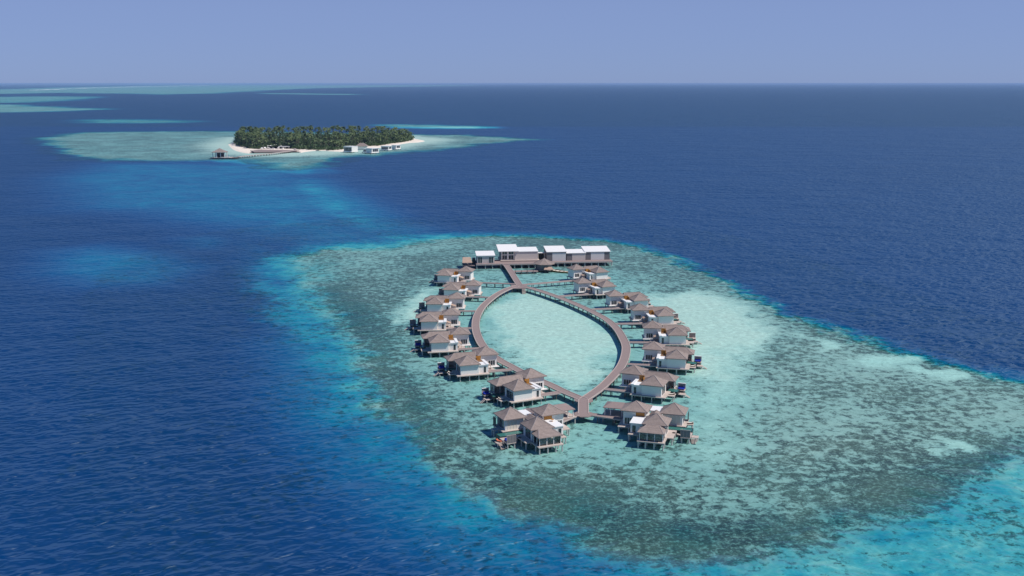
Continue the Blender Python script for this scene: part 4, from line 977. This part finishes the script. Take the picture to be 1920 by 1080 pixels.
pr0 = empty('parasol'); parasol(pr0); PT_ = tree_of(pr0)
for k, (x, y) in enumerate(PX_):
    o = pr0 if k == 0 else dup(PT_); y = min(y, 1935+6*k); x = x*1.0
    o.location = (x*y/PX_[k][1], y, .8); tag(o, 'white parasol opened on the island sun deck under the palms', 'parasol', 'white parasols on the island')
LX_ = [(-439.9,1888.4),(-436.3,1899.4),(-432.1,1907.3),(-420.9,1876.1),(-418.2,1883.8),(-412.2,1894.7),(-402.7,1885.3),(-451.0,1972.8)]
lo0 = empty('sun_daybed')
MB().box(-1.5, 1.5, -1.1, 1.1, 0, .5).build('base', M['trim'], lo0); MB().box(-1.45, 1.45, -1.05, 1.05, .5, .85).build('mattress', M['whiteroof'], lo0)
MB().prism([(-1.5,1.12),(1.5,1.12),(1.5,1.6),(-1.5,1.6)], [.1,.1,.5,.5], [1.3,1.3,1.9,1.9]).build('backrest', M['trim'], lo0)
LT_ = tree_of(lo0)
for k, (x, y) in enumerate(LX_):
    o = lo0 if k == 0 else dup(LT_); o.location = (x, y, 1.7); o.rotation_euler = (0, 0, k*.7); o.scale = (1.25,)*3
    tag(o, 'white daybed standing on the island sun deck', 'daybed', 'white daybeds on the island')
def flat_house(label, loc, rz, w, d, z0, h, glaz=True, roofm='whiteroof', cat='villa', piles=True, grp='white flat-roofed villas at the island shore', over=.8, side_glass=False):
    r = tag(empty('beach_villa', (*loc, 0), rz), label, cat, grp)
    MB().box(-w-.8, .8, -2.2, d+.5, z0-.6, z0).build('deck', M['trim'], r)
    wl = MB(); wl.box(-w, 0, 0, d, z0, z0+h); wl = wl.build('wall', M['white'], r)
    if glaz:
        fr, gl = MB(), MB(); window(fr, gl, 'y-', -w+.9, -.9, z0+1., z0+h-1.2, 0, 5, .3); f = fr.build('window', M['trim'], wl); gl.build('pane', M['glass'], f)
    if side_glass:
        fr, gl = MB(), MB(); window(fr, gl, 'x+', 2., d-1.5, z0+1.4, z0+h-.9, 0, 3, .3); f = fr.build('window', M['trim'], wl); gl.build('pane', M['glass'], f)
    MB().box(-w-over, over, -over, d+over, z0+h+.01, z0+h+.6).build('roof', M[roofm], r)
    if piles:
        for x in (-w, -w*.5, 0):
            for y in (-1.6, d): MB().cyl(x, y, -2, z0-.61, .4, .4, 7).build('pile', M['darkpile'], r)
    return r
flat_house('big white box villa with a wall of dark glass at the island shore', (-268.5, 1800.), R(-33), 18, 15, 2.2, 8.0, over=.3)
flat_house('white stilt villa with flat roof in front of its island neighbours', (-231.5, 1772.), R(-38), 13, 16, 2.2, 6.6, False, side_glass=True)
flat_house('small white annexe tucked behind the front stilt villa', (-243., 1793.), R(-38), 8, 8, 2.2, 4.6)
flat_house('white flat-roofed villa second from the right of the shore villas', (-213., 1850.), R(-20), 14, 13, 2.2, 5.8, side_glass=True)
flat_house('white flat-roofed villa at the right end of the shore villas', (-203., 1878.), R(-32), 9, 13, 2.2, 5.8, False, side_glass=True)
hh_ = tag(empty('hip_roofed_house', (-264., 1882., 0)), 'grey hip-roofed house standing behind the white glass-fronted box villa', 'house')
MB().box(-9, 9, 0, 14, .6, 6.4).build('wall', M['white'], hh_)
rf, cp = MB(), MB(); hip_roof(rf, cp, -10.5, 10.5, -1.5, 15.5, 6.6, 12., (-3.5, 7, 3.5, 7), .4, .2); q = rf.build('roof', M['shingle'], hh_); cp.build('hip_cap', M['ridge'], q)
bp_ = tag(empty('beach_pavilion', (-404., 1905., 0)), 'long white flat-roofed beach bar half hidden under the palms', 'beach bar')
MB().box(-10, 10, -4, 4, 4.6, 5.1).build('roof', M['whiteroof'], bp_)
for x in (-9, -3, 3, 9):
    for y in (-3.4, 3.4): MB().box(x-.2, x+.2, y-.2, y+.2, .6, 4.6).build('column', M['trim'], bp_)
MB().box(-9, 9, 2.6, 2.9, .6, 4.5).build('back_wall', M['dark'], bp_)
tk = tag(empty('tiled_terrace', (-372., 1852., 0)), 'coral pink parasol pair platform at the landward end of the island jetty', 'terrace')
MB().box(-5, 5, -4, 4, .6, 1.9).build('floor', M['paledeck'], tk)
MB().box(-4.4, -1, -1, 2, 1.91, 4.4).build('kiosk', M['beige'], tk)

# surf on the outer reef, far away
sf = MB(); rs3 = random.Random(5)
SURF = smooth_path([(-7669.3,16772.2),(-7984.1,18044.5),(-8731.2,20897.1),(-9966.0,25348.0),(-11043.0,30165.1),(-12242.3,36111.1),(-13661.7,44140.6),(-15836.4,56758.6)], 220.)
for i in range(len(SURF)-1):
    if rs3.random() < .55:
        a, b = SURF[i], SURF[i+1]; d_ = b-a; n_ = np.array([-d_[1], d_[0]])/np.linalg.norm(d_)
        for q in range(3):
            f0 = rs3.random()*.5; f1 = f0+rs3.uniform(.2, .5); o_ = n_*rs3.uniform(-60, 60); w2 = n_*rs3.uniform(14, 45)*np.linalg.norm(a)/9000
            p0, p1 = a+d_*f0+o_, a+d_*f1+o_
            sf.add([(*(p0-w2*.2), .02), (*(p1-w2*.2), .02), (*(p1+w2), .02), (*(p0+w2), .02), (*(p0*.5+p1*.5+w2*.4), 2.6)], [(0,1,4),(1,2,4),(2,3,4),(3,0,4)])
tag(sf.build('surf', M['foam']), 'thin white lines of surf breaking on the distant outer reef', 'surf', kind='stuff')

# ------------------------------------------------------------------ air
mh, nt = mat('haze_air')
pv = nd(nt, 'ShaderNodeVolumePrincipled', {'Color': (.40, .58, .86, 1), 'Density': 2.3e-5, 'Anisotropy': 0.})
o_ = nd(nt, 'ShaderNodeOutputMaterial'); nt.links.new(pv.outputs[0], o_.inputs['Volume'])
if 2.3e-5 > 0:
    hz = MB().box(-79000, 79000, -59000, 108000, -4, 116.5).build('haze', mh); tag(hz, 'thin pale blue sea haze', 'haze', kind='stuff')

# ------------------------------------------------------------------ light, sky, camera
EL = R(54.); 
W = bpy.data.worlds.new('World'); S.world = W; W.use_nodes = True
nt = W.node_tree; nt.nodes.clear()
sk = nd(nt, 'ShaderNodeTexSky', sky_type='NISHITA', sun_disc=False, sun_elevation=EL, sun_rotation=R(102.), altitude=0., air_density=.6, dust_density=.3, ozone_density=6.)
tint = mixc(nt, 1., sk.outputs[0], (.56, .70, 1.06), 'MULTIPLY')
up = nd(nt, 'ShaderNodeSeparateXYZ', {0: nd(nt, 'ShaderNodeTexCoord').outputs['Generated']}).outputs[2]
hcol = mixc(nt, smooth(nt, up, .06, .24), (2.62, 3.42, 5.75), (.26, 1.05, 2.9))     # humid haze, thick at the horizon, thin overhead
haz = mixc(nt, .75, tint, hcol)
bg = nd(nt, 'ShaderNodeBackground', {'Color': haz, 'Strength': .10})
nd(nt, 'ShaderNodeOutputWorld', {0: bg.outputs[0]})
sl = bpy.data.lights.new('sun', 'SUN'); sl.energy = 4.4; sl.angle = R(.53); sl.color = (1., .955, .89)
so = bpy.data.objects.new('sun', sl); COL.objects.link(so); so.location = (300, 0, 400)
sdir = Vector((math.cos(EL)*math.sin(R(102.)), math.cos(EL)*math.cos(R(102.)), math.sin(EL)))
so.rotation_euler = sdir.to_track_quat('Z', 'Y').to_euler()
cd = bpy.data.cameras.new('camera'); cd.sensor_width = 36.; cd.lens = 37.5; cd.clip_start = 1.; cd.clip_end = 200000.
co = bpy.data.objects.new('camera', cd); COL.objects.link(co); co.location = (0, 0, 115.)
co.rotation_euler = (math.pi/2-math.atan(384/2000), 0, 0)
S.camera = co
S.view_settings.view_transform = 'Standard'; S.view_settings.look = 'None'; S.view_settings.gamma = 1.; S.view_settings.exposure = 0.
S.cycles.max_bounces = 6; S.cycles.volume_bounces = 1; S.cycles.use_denoising = True
